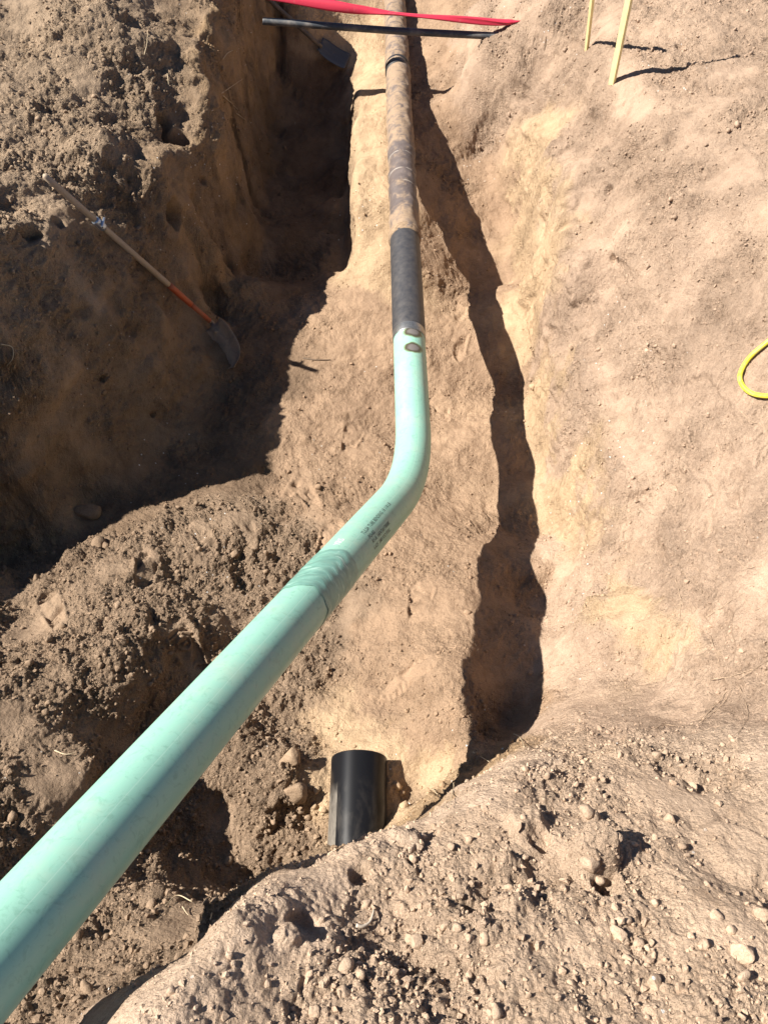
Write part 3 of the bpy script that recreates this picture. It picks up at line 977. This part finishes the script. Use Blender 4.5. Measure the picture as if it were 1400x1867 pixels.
# ------------------------------------------------------------------ black stub pipe in the floor
def stub_material():
    m, nt, b = new_mat('black_stub_plastic')
    k = NB(nt)
    p = k.pos()
    ar_ = k.attr('around').outputs['Fac']; al_ = k.attr('along').outputs['Fac']
    smear = k.ramp(k.noise(k.vscale(p, (1, .45, 1)), 13, 6, .65, .5), [(.48, 0.0), (.85, .13)])
    flank = k.math('GREATER_THAN', ar_, 2.34)
    fl_d = k.ramp(k.noise(k.vscale(p, (1, .5, 1)), 20, 5, .7), [(.30, .12), (.70, .55)])
    bodyc = k.ramp(k.math('ADD', al_, k.math('MULTIPLY', k.noise(p, 14, 4), .10)), [(.58, 1.0), (.66, 0.0)])
    sepb = k.n('ShaderNodeSeparateColor'); k.l(bodyc, sepb.inputs[0])
    amt = k.mix(flank, smear, fl_d)
    sepn = k.n('ShaderNodeSeparateColor'); k.l(amt, sepn.inputs[0])
    a2 = k.math('MULTIPLY', sepn.outputs[0], sepb.outputs[0])
    k.l(k.mix(a2, (.0085, .0085, .010), (.40, .35, .29)), b.inputs['Base Color'])
    k.l(k.math('ADD', k.math('MULTIPLY', a2, .5), .28), b.inputs['Roughness'])
    b.inputs['Specular IOR Level'].default_value = .22
    return m
sb = empty('stub_pipe', (0, 0, 0))
e1 = at_h(655, 1385, 2.93); 
e0 = np.array([e1[0] - .004, e1[1] - .70, e1[2] - .01])
sb.location = tuple(e1 - np.array([0, 0, .105]))
tag(sb, 'short black plastic pipe stub poking from under the foreground soil bank', 'pipe stub')
BLK = stub_material()
RS = .107
path = resample([e0, e1], .02)
V, F, al, ar = sweep(path, RS, 72, False)
mesh_obj('pipe_wall', V, F, BLK, sb, True, {'along': al, 'around': ar})
Vi, Fi, ai, ri = sweep(path, RS - .009, 48, False)
mesh_obj('bore', Vi, [f[::-1] for f in Fi], simple('bore_black', (.012, .012, .013), .6), sb)
ringV = []; ringF = []
T_, S_, U_ = frames(path)
for j in range(72):
    a = 2 * math.pi * j / 72
    for r_, dy in ((RS, 0), (RS - .002, .003), (RS - .009, .001)):
        ringV.append(e1 + r_ * (math.cos(a) * S_[-1] + math.sin(a) * U_[-1]) + T_[-1] * dy)
for j in range(72):
    k2 = (j + 1) % 72
    for q in (0, 1): ringF.append((j * 3 + q, k2 * 3 + q, k2 * 3 + q + 1, j * 3 + q + 1))
mesh_obj('end_rim', ringV, ringF, simple('cut_edge_black', (.02, .02, .021), .45), sb)

# ------------------------------------------------------------------ conduits across the trench
def place(px, py, up=0.0):
    q = hit(px, py)
    q = q.copy(); q[2] = final_z(q[0], q[1])[0] + up
    return q
def depth_pt(px, py, Y):
    """the point of a pixel's sight line at forward distance Y"""
    d = ray(px, py); k = Y / d[1]
    return np.array([d[0] * k, Y, CAM_H + d[2] * k])
BP = dusty('black_conduit_plastic', (.050, .056, .064), (.30, .26, .22), 9, (.48, .85), .5, .1)
q0 = depth_pt(480, 38, 6.35); q1 = depth_pt(720, 52, 6.25); q2 = depth_pt(925, 67, 6.15)
q0 = depth_pt(500, 40, 6.34)
pth = catmull([q0 + (q0 - q1) * .06, q0, q1 + np.array([0, 0, -.015]), q2, q2 + (q2 - q1) * .25], 12)
o = tube('black_conduit', pth, .0245, BP, None, 24)
tag(o, 'thin straight black conduit spanning the trench in front of the red hose', 'conduit')
# red lay-flat hose with a twist
RED = dusty('red_hose_plastic', (.52, .030, .060), (.50, .20, .17), 10, (.62, .9), .38, .25)
r0 = depth_pt(480, -8, 6.34); r1 = depth_pt(600, 10, 6.28); r2 = depth_pt(690, 22, 6.24); r3 = depth_pt(800, 32, 6.20); r4 = depth_pt(900, 40, 6.17); r5 = depth_pt(952, 39, 6.15)
rp = catmull([r0 + (r0 - r1) * .5, r0, r1, r2, r3, r4, r5], 14)
T_, S_, U_ = frames(rp)
V = []; F = []
k = 20
for i in range(len(rp)):
    f = i / (len(rp) - 1)
    tw = .25 + 1.5 * float(smooth01((f - .40) / .16)) + .25 * math.sin(f * 5)
    wdt = .028 * (1 - .9 * float(smooth01((f - .90) / .10))) + .004 * math.sin(f * 23)
    thk = .017 + .006 * math.sin(f * 17 + 1)
    if f > .93: thk *= .6
    for j in range(k):
        a = 2 * math.pi * j / k
        ca, sa = math.cos(a), math.sin(a)
        fold = .006 * math.sin(3 * a + f * 9)
        u = (wdt + fold) * math.copysign(abs(ca) ** .8, ca); v = thk * math.copysign(abs(sa) ** .9, sa)
        V.append(rp[i] + U_[i] * (u * math.cos(tw) - v * math.sin(tw)) - np.cross(T_[i], U_[i]) * (u * math.sin(tw) + v * math.cos(tw)))
for i in range(len(rp) - 1):
    for j in range(k):
        j2 = (j + 1) % k
        F.append((i * k + j, i * k + j2, (i + 1) * k + j2, (i + 1) * k + j))
F.append(tuple(range(k))[::-1]); F.append(tuple((len(rp) - 1) * k + j for j in range(k)))
o = mesh_obj('red_hose', V, F, RED)
tag(o, 'bright red twisted flat hose strung across the far trench', 'hose')

# ------------------------------------------------------------------ shovels
def loft(rings, closed=True):
    V = [p for r_ in rings for p in r_]; k = len(rings[0]); F = []
    for i in range(len(rings) - 1):
        for j in range(k if closed else k - 1):
            j2 = (j + 1) % k
            F.append((i * k + j, i * k + j2, (i + 1) * k + j2, (i + 1) * k + j))
    return V, F
def blade_mesh(org, fwd, side, nrm, L, W, pointed=True):
    """dished shovel blade with thickness, socket end at org"""
    nu, nv = 15, 13
    top = []; bot = []
    for i in range(nu):
        u = i / (nu - 1)
        wd = W / 2 * (min(1, .80 + u * 1.0) if u < .2 else 1.0)
        if pointed and u > .55: wd *= math.sqrt(max(0.0, 1 - ((u - .55) / .45) ** 2.2)) * .98 + .02
        elif not pointed and u > .9: wd *= 1 - .15 * ((u - .9) / .1) ** 2
        for j in range(nv):
            v = -1 + 2 * j / (nv - 1)
            dish = .030 * v * v * (1 - .5 * u) - .020 * math.sin(u * math.pi) + .014 * (1 - u) * math.exp(-(v / .22) ** 2)
            p = org + fwd * (u * L) + side * (v * wd) + nrm * dish
            top.append(p); bot.append(p - nrm * .0035)
    V = top + bot; m = nu * nv; F = []
    for i in range(nu - 1):
        for j in range(nv - 1):
            a = i * nv + j
            F.append((a, a + 1, a + nv + 1, a + nv)); F.append((m + a, m + a + nv, m + a + nv + 1, m + a + 1))
    for i in range(nu - 1):
        a = i * nv; F.append((a, a + nv, m + a + nv, m + a))
        a = i * nv + nv - 1; F.append((a, m + a, m + a + nv, a + nv))
    for j in range(nv - 1):
        F.append((j, m + j, m + j + 1, j + 1)); a = (nu - 1) * nv + j
        F.append((a, a + 1, m + a + 1, m + a))
    return V, F
def unit(v): return v / np.linalg.norm(v)

WOOD = dusty('weathered_wood_handle', (.36, .265, .17), (.42, .33, .25), 16, (.4, .75), .6, .3)
ORANGE = dusty('orange_handle_grip', (.42, .080, .026), (.30, .15, .085), 16, (.44, .75), .5, .2)
BLADE = dusty('dusty_shovel_steel', (.17, .145, .12), (.36, .265, .185), 14, (.34, .54), .5, .3)
CLAMP = simple('galvanised_clamp', (.45, .50, .58), .35, .8, .2, 60)
sh_t = place(88, 340, .06)
sh_s = place(386, 600, .07)
ax = unit(sh_s - sh_t)
sl_n = normal_at((sh_t[0] + sh_s[0]) / 2, (sh_t[1] + sh_s[1]) / 2, .25)[0]
side = unit(np.cross(ax, sl_n)); nrm = np.cross(side, ax)
Ls = np.linalg.norm(sh_s - sh_t)
# the handle end comes forward along its sight line until the shaft clears the crest it lies on
eye = np.array([0, 0, CAM_H])
for q_ in range(60):
    ff = np.linspace(0.02, .97, 40)[:, None]
    qq = sh_t + (sh_s - sh_t) * ff
    if np.min(qq[:, 2] - final_z(qq[:, 0], qq[:, 1])) > .004: break
    sh_t = eye + (sh_t - eye) * .994
    if q_ > 12: sh_s = eye + (sh_s - eye) * .998
ax = unit(sh_s - sh_t); side = unit(np.cross(ax, sl_n)); nrm = np.cross(side, ax)
Ls = np.linalg.norm(sh_s - sh_t)
print('shovel', q_, Ls)
shv = empty('shovel', tuple(sh_s))
tag(shv, 'long handled shovel with orange lower grip leaning on the left trench wall', 'shovel')
f1 = .705
pts = resample([sh_t, sh_t + ax * Ls * f1], .03)
rad = np.full(len(pts), .0165); rad[0] = .006; rad[1] = .0155
pts[1] = pts[0] + ax * .008
tube('wooden_handle', pts, rad, WOOD, shv, 16)
g0 = sh_t + ax * (Ls * f1); g1 = sh_t + ax * (Ls * .86)
tube('orange_grip', resample([g0, g1], .03), .0185, ORANGE, shv, 16)
tube('orange_shank', resample([g1, sh_s], .03), .0150, ORANGE, shv, 16)
cp = sh_t + ax * (Ls * .285)
clamp_o = tube('clamp', resample([cp - ax * .032, cp + ax * .032], .01), .0215, CLAMP, shv, 18)
cb = cp + nrm * .026
tube('clamp_bolt', resample([cb - side * .03, cb + side * .03], .02), .007, CLAMP, shv, 8).parent = clamp_o
bl_tip = place(429, 672, .012)
fw = unit(bl_tip - sh_s)
bside = unit(np.cross(fw, unit(np.array([-.45, -.55, .7]))))
bn = np.cross(bside, fw)
so_ = sh_s + fw * .02
tube('socket', resample([sh_s - ax * .01, sh_s + ax * .03, sh_s + fw * .09], .012), np.array([.014] * len(resample([sh_s - ax * .01, sh_s + ax * .03, sh_s + fw * .09], .012))), BLADE, shv, 14)
V, F = blade_mesh(so_ + fw * .02, fw, bside, bn, max(.22, np.linalg.norm(bl_tip - so_) - .02), .21, True)
mesh_obj('blade', V, F, BLADE, shv)

DARKST = dusty('dark_shovel_steel', (.075, .078, .085), (.20, .155, .12), 12, (.55, .8), .4, .3)
DARKWD = dusty('dark_dirty_handle', (.10, .08, .065), (.25, .19, .14), 12, (.5, .8), .6, .3)
d0 = hit(587, 102); d0[2] += .07
dtop = depth_pt(540, 44, d0[1] - .02)
dax = unit(d0 - dtop)
sh2 = empty('shovel', tuple(d0))
tag(sh2, 'dark square shovel standing in shade beneath the black conduit', 'shovel')
tube('handle', resample([dtop - dax * .55, d0], .04), .0175, DARKWD, sh2, 14)
btip = hit(632, 118); btip[2] += .02
bf = unit(btip - d0)
bs = unit(np.cross(bf, np.array([0, -.35, .94])))
V, F = blade_mesh(d0 - bf * .02, bf, bs, np.cross(bs, bf), np.linalg.norm(btip - d0) + .03, .17, False)
mesh_obj('blade', V, F, DARKST, sh2)

# ------------------------------------------------------------------ wooden stakes, yellow hose
LATH = simple('fresh_pine_lath', (.78, .66, .33), .7, 0, .12, 24, .15)
def stake(px, py, tx, ty, wd, th, label, sink):
    b0 = hit_final(px, py)
    zc = b0[1] * CP - (b0[2] - CAM_H) * SP
    t0 = np.array([0, 0, CAM_H]) + ray(tx, ty) * (zc * .90)
    a = unit(t0 - b0)
    sd = unit(np.cross(a, np.array([.78, .50, -.22]))); fr = np.cross(sd, a)
    Ln = 1.0
    rings = []
    for (l, s_) in ((-sink, .15), (-sink * .4, .8), (0, 1), (.3, 1), (.6, 1.0), (Ln, 1.0)):
        r_ = []
        for (u, v) in ((-1, -1), (-.9, -1.15), (.9, -1.15), (1, -1), (1, 1), (.9, 1.15), (-.9, 1.15), (-1, 1)):
            r_.append(b0 + a * l + sd * (u * wd / 2 * s_) + fr * (v * th / 2.3 * s_))
        rings.append(r_)
    V, F = loft(rings)
    k_ = 8; F.append(tuple(range(k_))[::-1]); F.append(tuple(len(V) - k_ + j for j in range(k_)))
    o = mesh_obj('wooden_stake', V, F, LATH, None, False)
    tag(o, label, 'stake', 'wooden stakes on the right bank')
    return o
stake(1115, 152, 1146, 0, .042, .018, 'nearer and wider pale pine stake driven into right bank', .10)
stake(1069, 92, 1079, 0, .034, .016, 'thinner farther wooden stake in crumbled soil of right bank', .10)

YEL = dusty('yellow_hose_rubber', (.74, .66, .05), (.50, .42, .20), 22, (.5, .8), .42, .15)
hp = []
for (px, py, up) in ((1900, 380, .02), (1760, 430, .02), (1600, 470, .02), (1480, 560, .02), (1440, 595, .02), (1400, 628, .02), (1370, 655, .02), (1354, 682, .02), (1354, 703, .02), (1370, 719, .02), (1400, 725, .02), (1440, 724, .02), (1500, 735, .02), (1620, 720, .02), (1800, 690, .02)):
    q = hit_final(px, py)
    hp.append(q + normal_at(q[0], q[1], .08)[0] * .016)
o = tube('yellow_hose', catmull(hp, 8), .0098, YEL, None, 18)
tag(o, 'yellow air hose looping down the pale right slope', 'hose')

# ------------------------------------------------------------------ stones
ICO = {0: (np.array([(1, 0, 0), (-1, 0, 0), (0, 1, 0), (0, -1, 0), (0, 0, 1), (0, 0, -1)], float), np.array([(0, 2, 4), (2, 1, 4), (1, 3, 4), (3, 0, 4), (2, 0, 5), (1, 2, 5), (3, 1, 5), (0, 3, 5)]))}
for lv in (1, 2, 3):
    bm = bmesh.new()
    bmesh.ops.create_icosphere(bm, subdivisions=lv, radius=1)
    ICO[lv] = (np.array([v.co[:] for v in bm.verts]), np.array([[v.index for v in f.verts] for f in bm.faces]))
    bm.free()
def rock_shape(lv, seed, sc):
    V, F = ICO[lv]
    r_ = np.random.default_rng(seed)
    off = r_.random(3) * 40
    q = V * (1 +   .46 * perlin(V * 1.1 + off)[:, None] + .22 * perlin(V * 2.6 + off)[:, None] + .10 * perlin(V * 6 + off)[:, None])
    # a few flattened facets
    for _ in range(9):
        nn = unit(r_.normal(size=3)); dd = q @ nn
        lim = .50 + .30 * r_.random()
        q = q - np.clip(dd - lim, 0, 9)[:, None] * nn[None] * .92
    return q * np.array(sc)[None], F
STONES = [  # pixel, half width in pixels, squash, label
    (528, 1384, 21, 'rounded tan boulder at left of the black stub pipe, largest on the floor'),
    (541, 1446, 24, 'rough lumpy clod below the rounded boulder beside the stub pipe'),
    (574, 1470, 10, 'small angular stone close to left flank of the stub pipe'),
    (562, 1490, 8, 'small stone lower in the cluster left of the stub pipe'),
    (588, 1478, 8, 'pale stone touching left side of the stub pipe'),
    (577, 1440, 9, 'yellowish stone above the cluster left of the stub pipe'),
    (549, 1478, 9, 'brown stone at outer edge of the stub pipe cluster'),
    (722, 1432, 11, 'grey stone just right of the stub pipe'),
    (737, 1470, 11, 'light broken stone right of the stub pipe near the bank lip'),
    (733, 1447, 8, 'pale little stone between two others right of the stub pipe'),
    (1349, 1741, 24, 'biggest loose stone on the foreground bank at far right'),
    (1334, 1697, 11, 'small round stone just above the biggest bank stone'),
    (1305, 1668, 13, 'oval stone with dark hollow on right of the bank'),
    (1167, 1722, 13, 'round stone low in the middle right of the bank'),
    (1142, 1679, 12, 'knobbly stone uphill of the round bank stone'),
    (1128, 1704, 18, 'lumpy large clod in the middle right of the bank'),
    (763, 1722, 16, 'oval pale stone at lower centre of the bank'),
    (630, 1767, 19, 'smooth egg shaped stone on the lower left bank'),
    (617, 1782, 12, 'small stone tucked under the egg shaped one'),
    (668, 1650, 12, 'small round stone above the white root on the bank'),
    (855, 1712, 10, 'pair-top pebble at centre of the lower bank'),
    (884, 1712, 13, 'flat light stone at centre of the lower bank'),
    (1070, 1576, 17, 'upright clod beside the deep shadowed hole on the bank'),
    (1385, 1665, 17, 'pale half buried stone at right frame edge of bank'),
    (1192, 1790, 16, 'stone above the cracked flat patch of the bank'),
    (575, 1842, 13, 'dark stone near the bottom edge of the bank'),
    (905, 1840, 13, 'round stone near the bottom centre edge of bank'),
    (1070, 1478, 15, 'clod standing on crest of the foreground bank'),
    (182, 993, 14, 'stone on the shaded edge of the loose spoil heap'),
    (428, 1012, 12, 'round stone on the spoil heap left of the green pipe'),
    (160, 935, 24, 'large dull boulder in shade at foot of the left wall'),
    (970, 705, 8, 'small dark lump at foot of the right slope'),
    (853, 1117, 7, 'little stone on the trench floor beside the long pipe shadow'),
]
for i, (px, py, hwp, lab) in enumerate(STONES):
    q = hit_final(px, py)
    zc = q[1] * CP - (q[2] - CAM_H) * SP
    r_ = hwp * zc / FPX
    rr2 = random.Random(i * 13 + 5)
    V, F = rock_shape(3 if hwp > 15 else 2, 100 + i, (r_ * rr2.uniform(.95, 1.12), r_ * rr2.uniform(.9, 1.1), r_ * rr2.uniform(.78, .95)))
    a = rr2.uniform(0, 6.28)
    ca, sa = math.cos(a), math.sin(a)
    V = V @ np.array([[ca, sa, 0], [-sa, ca, 0], [0, 0, 1]])
    zz = float(q[2])
    me_ = bpy.data.meshes.new('stone'); me_.from_pydata(V.tolist(), [], F.tolist()); me_.shade_smooth()
    at_ = me_.attributes.new('soil', 'FLOAT_VECTOR', 'POINT')
    at_.data.foreach_set('vector', (np.repeat(sample(gc, np.array([q[0]]), np.array([q[1]])) * rr2.uniform(.92, 1.12), len(V), 0)).astype(np.float32).ravel())
    me_.materials.append(SOIL)
    o = bpy.data.objects.new('stone', me_)
    o.location = (q[0], q[1], zz + r_ * .06)
    COL.objects.link(o)
    tag(o, lab, 'stone', 'stones lying on the soil')

# ------------------------------------------------------------------ loose crumbs: uncountable
def crumbs(name, count, dens, smin, smax, alpha, xr, yr, lv, seed):
    r_ = np.random.default_rng(seed)
    n_ = int(count)
    pick = np.zeros((0,), np.int64)
    w_ = dens.astype(np.float64)
    w_ = w_ / w_.sum()
    pick = r_.choice(len(w_), size=n_, p=w_)
    Pc = PD[pick]
    u = r_.random(n_)
    size = smin * (1 - u * (1 - (smin / smax) ** alpha)) ** (-1 / alpha)
    F0 = ICO[lv][1]
    bank = np.stack([rock_shape(lv, 900 + q_, (1, 1, .85))[0] for q_ in range(24)])
    V0 = bank[r_.integers(0, 24, n_)]
    k_ = V0.shape[1]
    jit = 1 + (.30 if lv == 0 else .20 if lv == 1 else .04) * (r_.random((n_, k_)) - .5) * 2
    sc = size[:, None] * (0.75 + .5 * r_.random((n_, 3)))
    q = r_.normal(size=(n_, 4)); q /= np.linalg.norm(q, axis=1)[:, None]
    w0, x0, y0, z0 = q.T
    Rm = np.stack([np.stack([1 - 2 * (y0 * y0 + z0 * z0), 2 * (x0 * y0 - z0 * w0), 2 * (x0 * z0 + y0 * w0)], -1),
                   np.stack([2 * (x0 * y0 + z0 * w0), 1 - 2 * (x0 * x0 + z0 * z0), 2 * (y0 * z0 - x0 * w0)], -1),
                   np.stack([2 * (x0 * z0 - y0 * w0), 2 * (y0 * z0 + x0 * w0), 1 - 2 * (x0 * x0 + y0 * y0)], -1)], 1)
    L = V0 * jit[..., None] * sc[:, None, :]
    Wd = np.einsum('nij,nkj->nki', Rm, L)
    Wd = Wd + Pc[:, None, :] + (N[pick] * (size * .25)[:, None])[:, None, :]
    Fc = (F0[None] + (np.arange(n_) * k_)[:, None, None]).reshape(-1, 3)
    cc_ = np.repeat(colr[pick] * (0.92 + .2 * r_.random((n_, 1))), k_, 0)
    me_ = fast_mesh(name, Wd.reshape(-1, 3), Fc, {'soil': cc_})
    me_.materials.append(SOIL)
    if lv < 2: me_.shade_flat()
    o = bpy.data.objects.new(name, me_)
    COL.objects.link(o)
    tag(o, kind='stuff')
    return o
area = np.zeros((NR, NCC))
area[:-1, :-1] = np.abs(np.diff(TX, axis=1)[:-1]) * np.diff(ys)[:, None]
area = area.ravel()
area3 = area / np.clip(N[:, 2], .22, 1)
inview = (np.abs(x) < half_w(y) - .02) & (y > -.1) & (y < 7.0)
dens = area3 * inview * np.clip(rough_n - .12, 0, 1) ** 1.6 / (0.6 + .35 * np.clip(y, 0, 9))
dens0 = area3 * inview * (.045 + np.clip(rough_n - .10, 0, 1) ** 1.5) / (0.6 + .35 * np.clip(y, 0, 9))
crumbs('soil_grit', 72000, dens0, .0021, .0075, 1.7, None, None, 0, 21)
crumbs('soil_crumbs', 9000, dens, .0055, .013, 2.2, None, None, 1, 24)
crumbs('soil_clods', 560, dens, .009, .022, 2.4, None, None, 2, 23)
dens2 = area * inview * (y < 1.15) * (x > -.55) * (.12 + np.clip(rough_n, 0, 1)) * (slope < .45)
crumbs('soil_pebbles', 110, dens2, .006, .015, 2.2, None, None, 2, 22)

# ------------------------------------------------------------------ roots, twigs and straws
ROOT = simple('dry_root', (.38, .27, .18), .8, 0, .3, 40)
STRAW = simple('dry_straw', (.50, .40, .26), .75, 0, .2, 40)
BONE = simple('pale_peeled_root', (.54, .46, .36), .7, 0, .1, 40)
def strand(name, pix, r_, mat, lab, cat, grp, lift_=.006, wob=.004, tip=None):
    pts = []
    for (px, py) in pix:
        q = hit_final(px, py)
        nn = normal_at(q[0], q[1], .06)[0]
        pts.append(q + nn * lift_)
    pth = catmull(pts, 7)
    pth = pth + np.stack([perlin(pth * 23 + 3.0), perlin(pth * 23 + 13.0), perlin(pth * 23 + 31.0)], 1) * wob
    dist = np.linalg.norm(pth[len(pth) // 2] - np.array([0, 0, CAM_H]))
    rad = r_ * min(1.0, dist / 3.4) * np.linspace(1.1, .45, len(pth)) * (1 + .25 * perlin(pth * 60))
    o = tube(name, pth, rad, mat, None, 7)
    tag(o, lab, cat, grp)
    return o
for (pix, lab) in [
    ([(1255, 1100), (1280, 1122), (1300, 1145)], 'pale short root crossing a longer one on the lower right slope'),
    ([(1250, 1140), (1290, 1124), (1325, 1100), (1350, 1085), (1398, 1060)], 'long root slanting up to frame edge on lower right slope'),
    ([(1340, 1018), (1360, 1035), (1385, 1030), (1400, 1040)], 'dark curled root at right edge below the yellow hose'),
    ([(1350, 1085), (1370, 1110), (1390, 1105)], 'hooked little root hanging off the long slanting root'),
    ([(1230, 1057), (1240, 1090), (1240, 1130)], 'thin upright root left of the root tangle'),
    ([(1255, 1325), (1290, 1300), (1320, 1265), (1345, 1240), (1398, 1205)], 'longest root rising from the ledge up the right slope'),
    ([(1275, 1318), (1310, 1290), (1335, 1255)], 'shorter root running below the longest root'),
    ([(1295, 1240), (1330, 1235), (1365, 1222), (1398, 1208)], 'fine root lying flat across the right slope'),
    ([(1345, 1250), (1362, 1290), (1355, 1320), (1335, 1345)], 'drooping root strand near right frame edge above the ledge'),
    ([(1195, 1330), (1215, 1322), (1245, 1326)], 'thin root at the bottom of the dust fan'),
    ([(1345, 745), (1365, 765), (1390, 775), (1400, 790)], 'forked dark root just under the yellow hose'),
    ([(1390, 740), (1388, 765), (1400, 785)], 'short root joining the forked root under the hose'),
    ([(1295, 1160), (1305, 1190), (1310, 1215)], 'pale fine root mid lower right slope'),
    ([(1165, 630), (1172, 665), (1190, 712), (1180, 740)], 'bent thin root in the middle of right slope'),
    ([(880, 1005), (872, 1035), (884, 1062)], 'hair thin root on floor beside the long pipe shadow'),
]:
    strand('root', pix, .0015, ROOT, lab, 'root', 'roots in the right slope', .002, .006)
for (pix, lab) in [
    ([(403, 172), (420, 158), (440, 143)], 'bright straw sticking out high on the left bank'),
    ([(405, 175), (420, 188), (434, 200)], 'straw below the bright one on the left bank'),
    ([(430, 208), (446, 218)], 'lowest short straw near the left cliff edge'),
    ([(295, 190), (312, 172)], 'short straw beside the upper burrow hole'),
    ([(305, 135), (308, 160)], 'thin stalk above the upper burrow hole'),
    ([(405, 107), (418, 95), (435, 88)], 'straw near the top of the left bank'),
    ([(262, 100), (268, 80), (270, 60)], 'upright stalk in crumbled soil at top left'),
    ([(0, 627), (20, 632), (25, 650), (12, 668)], 'curled dry root on left frame edge'),
    ([(100, 1372), (120, 1378), (138, 1376)], 'forked straw on the spoil left of the pipe'),
    ([(332, 1660), (345, 1672)], 'pale straw in the shade left of foreground bank'),
    ([(388, 1680), (392, 1660)], 'upright dark straw at left lip of the bank'),
    ([(790, 1440), (803, 1458), (816, 1476)], 'arched straw over the shadow gap at the bank lip'),
    ([(828, 1430), (826, 1455), (824, 1474)], 'upright thin straw beside the arched one at bank lip'),
    ([(863, 1374), (880, 1384), (893, 1392)], 'pale twig at corner where shadow meets the bank'),
    ([(938, 1341), (950, 1350), (956, 1366)], 'short twig at right end of the long shadow'),
    ([(350, 1650), (322, 1640), (300, 1656)], 'faint straw hanging under the green pipe'),
]:
    strand('straw', pix, .0024, STRAW, lab, 'straw', 'dry straws in the soil', .008, .004)
strand('peeled_root', [(650, 1690), (662, 1692), (674, 1684), (682, 1664)], .0075, BONE, 'curved whitish peeled root on the foreground bank', 'root', None, .006, .001)
strand('twig', [(553, 654), (575, 656), (603, 657)], .006, simple('dark_twig', (.12, .08, .05), .8), 'dark straight twig on floor at the shadow edge', 'twig', None, .003, .002)
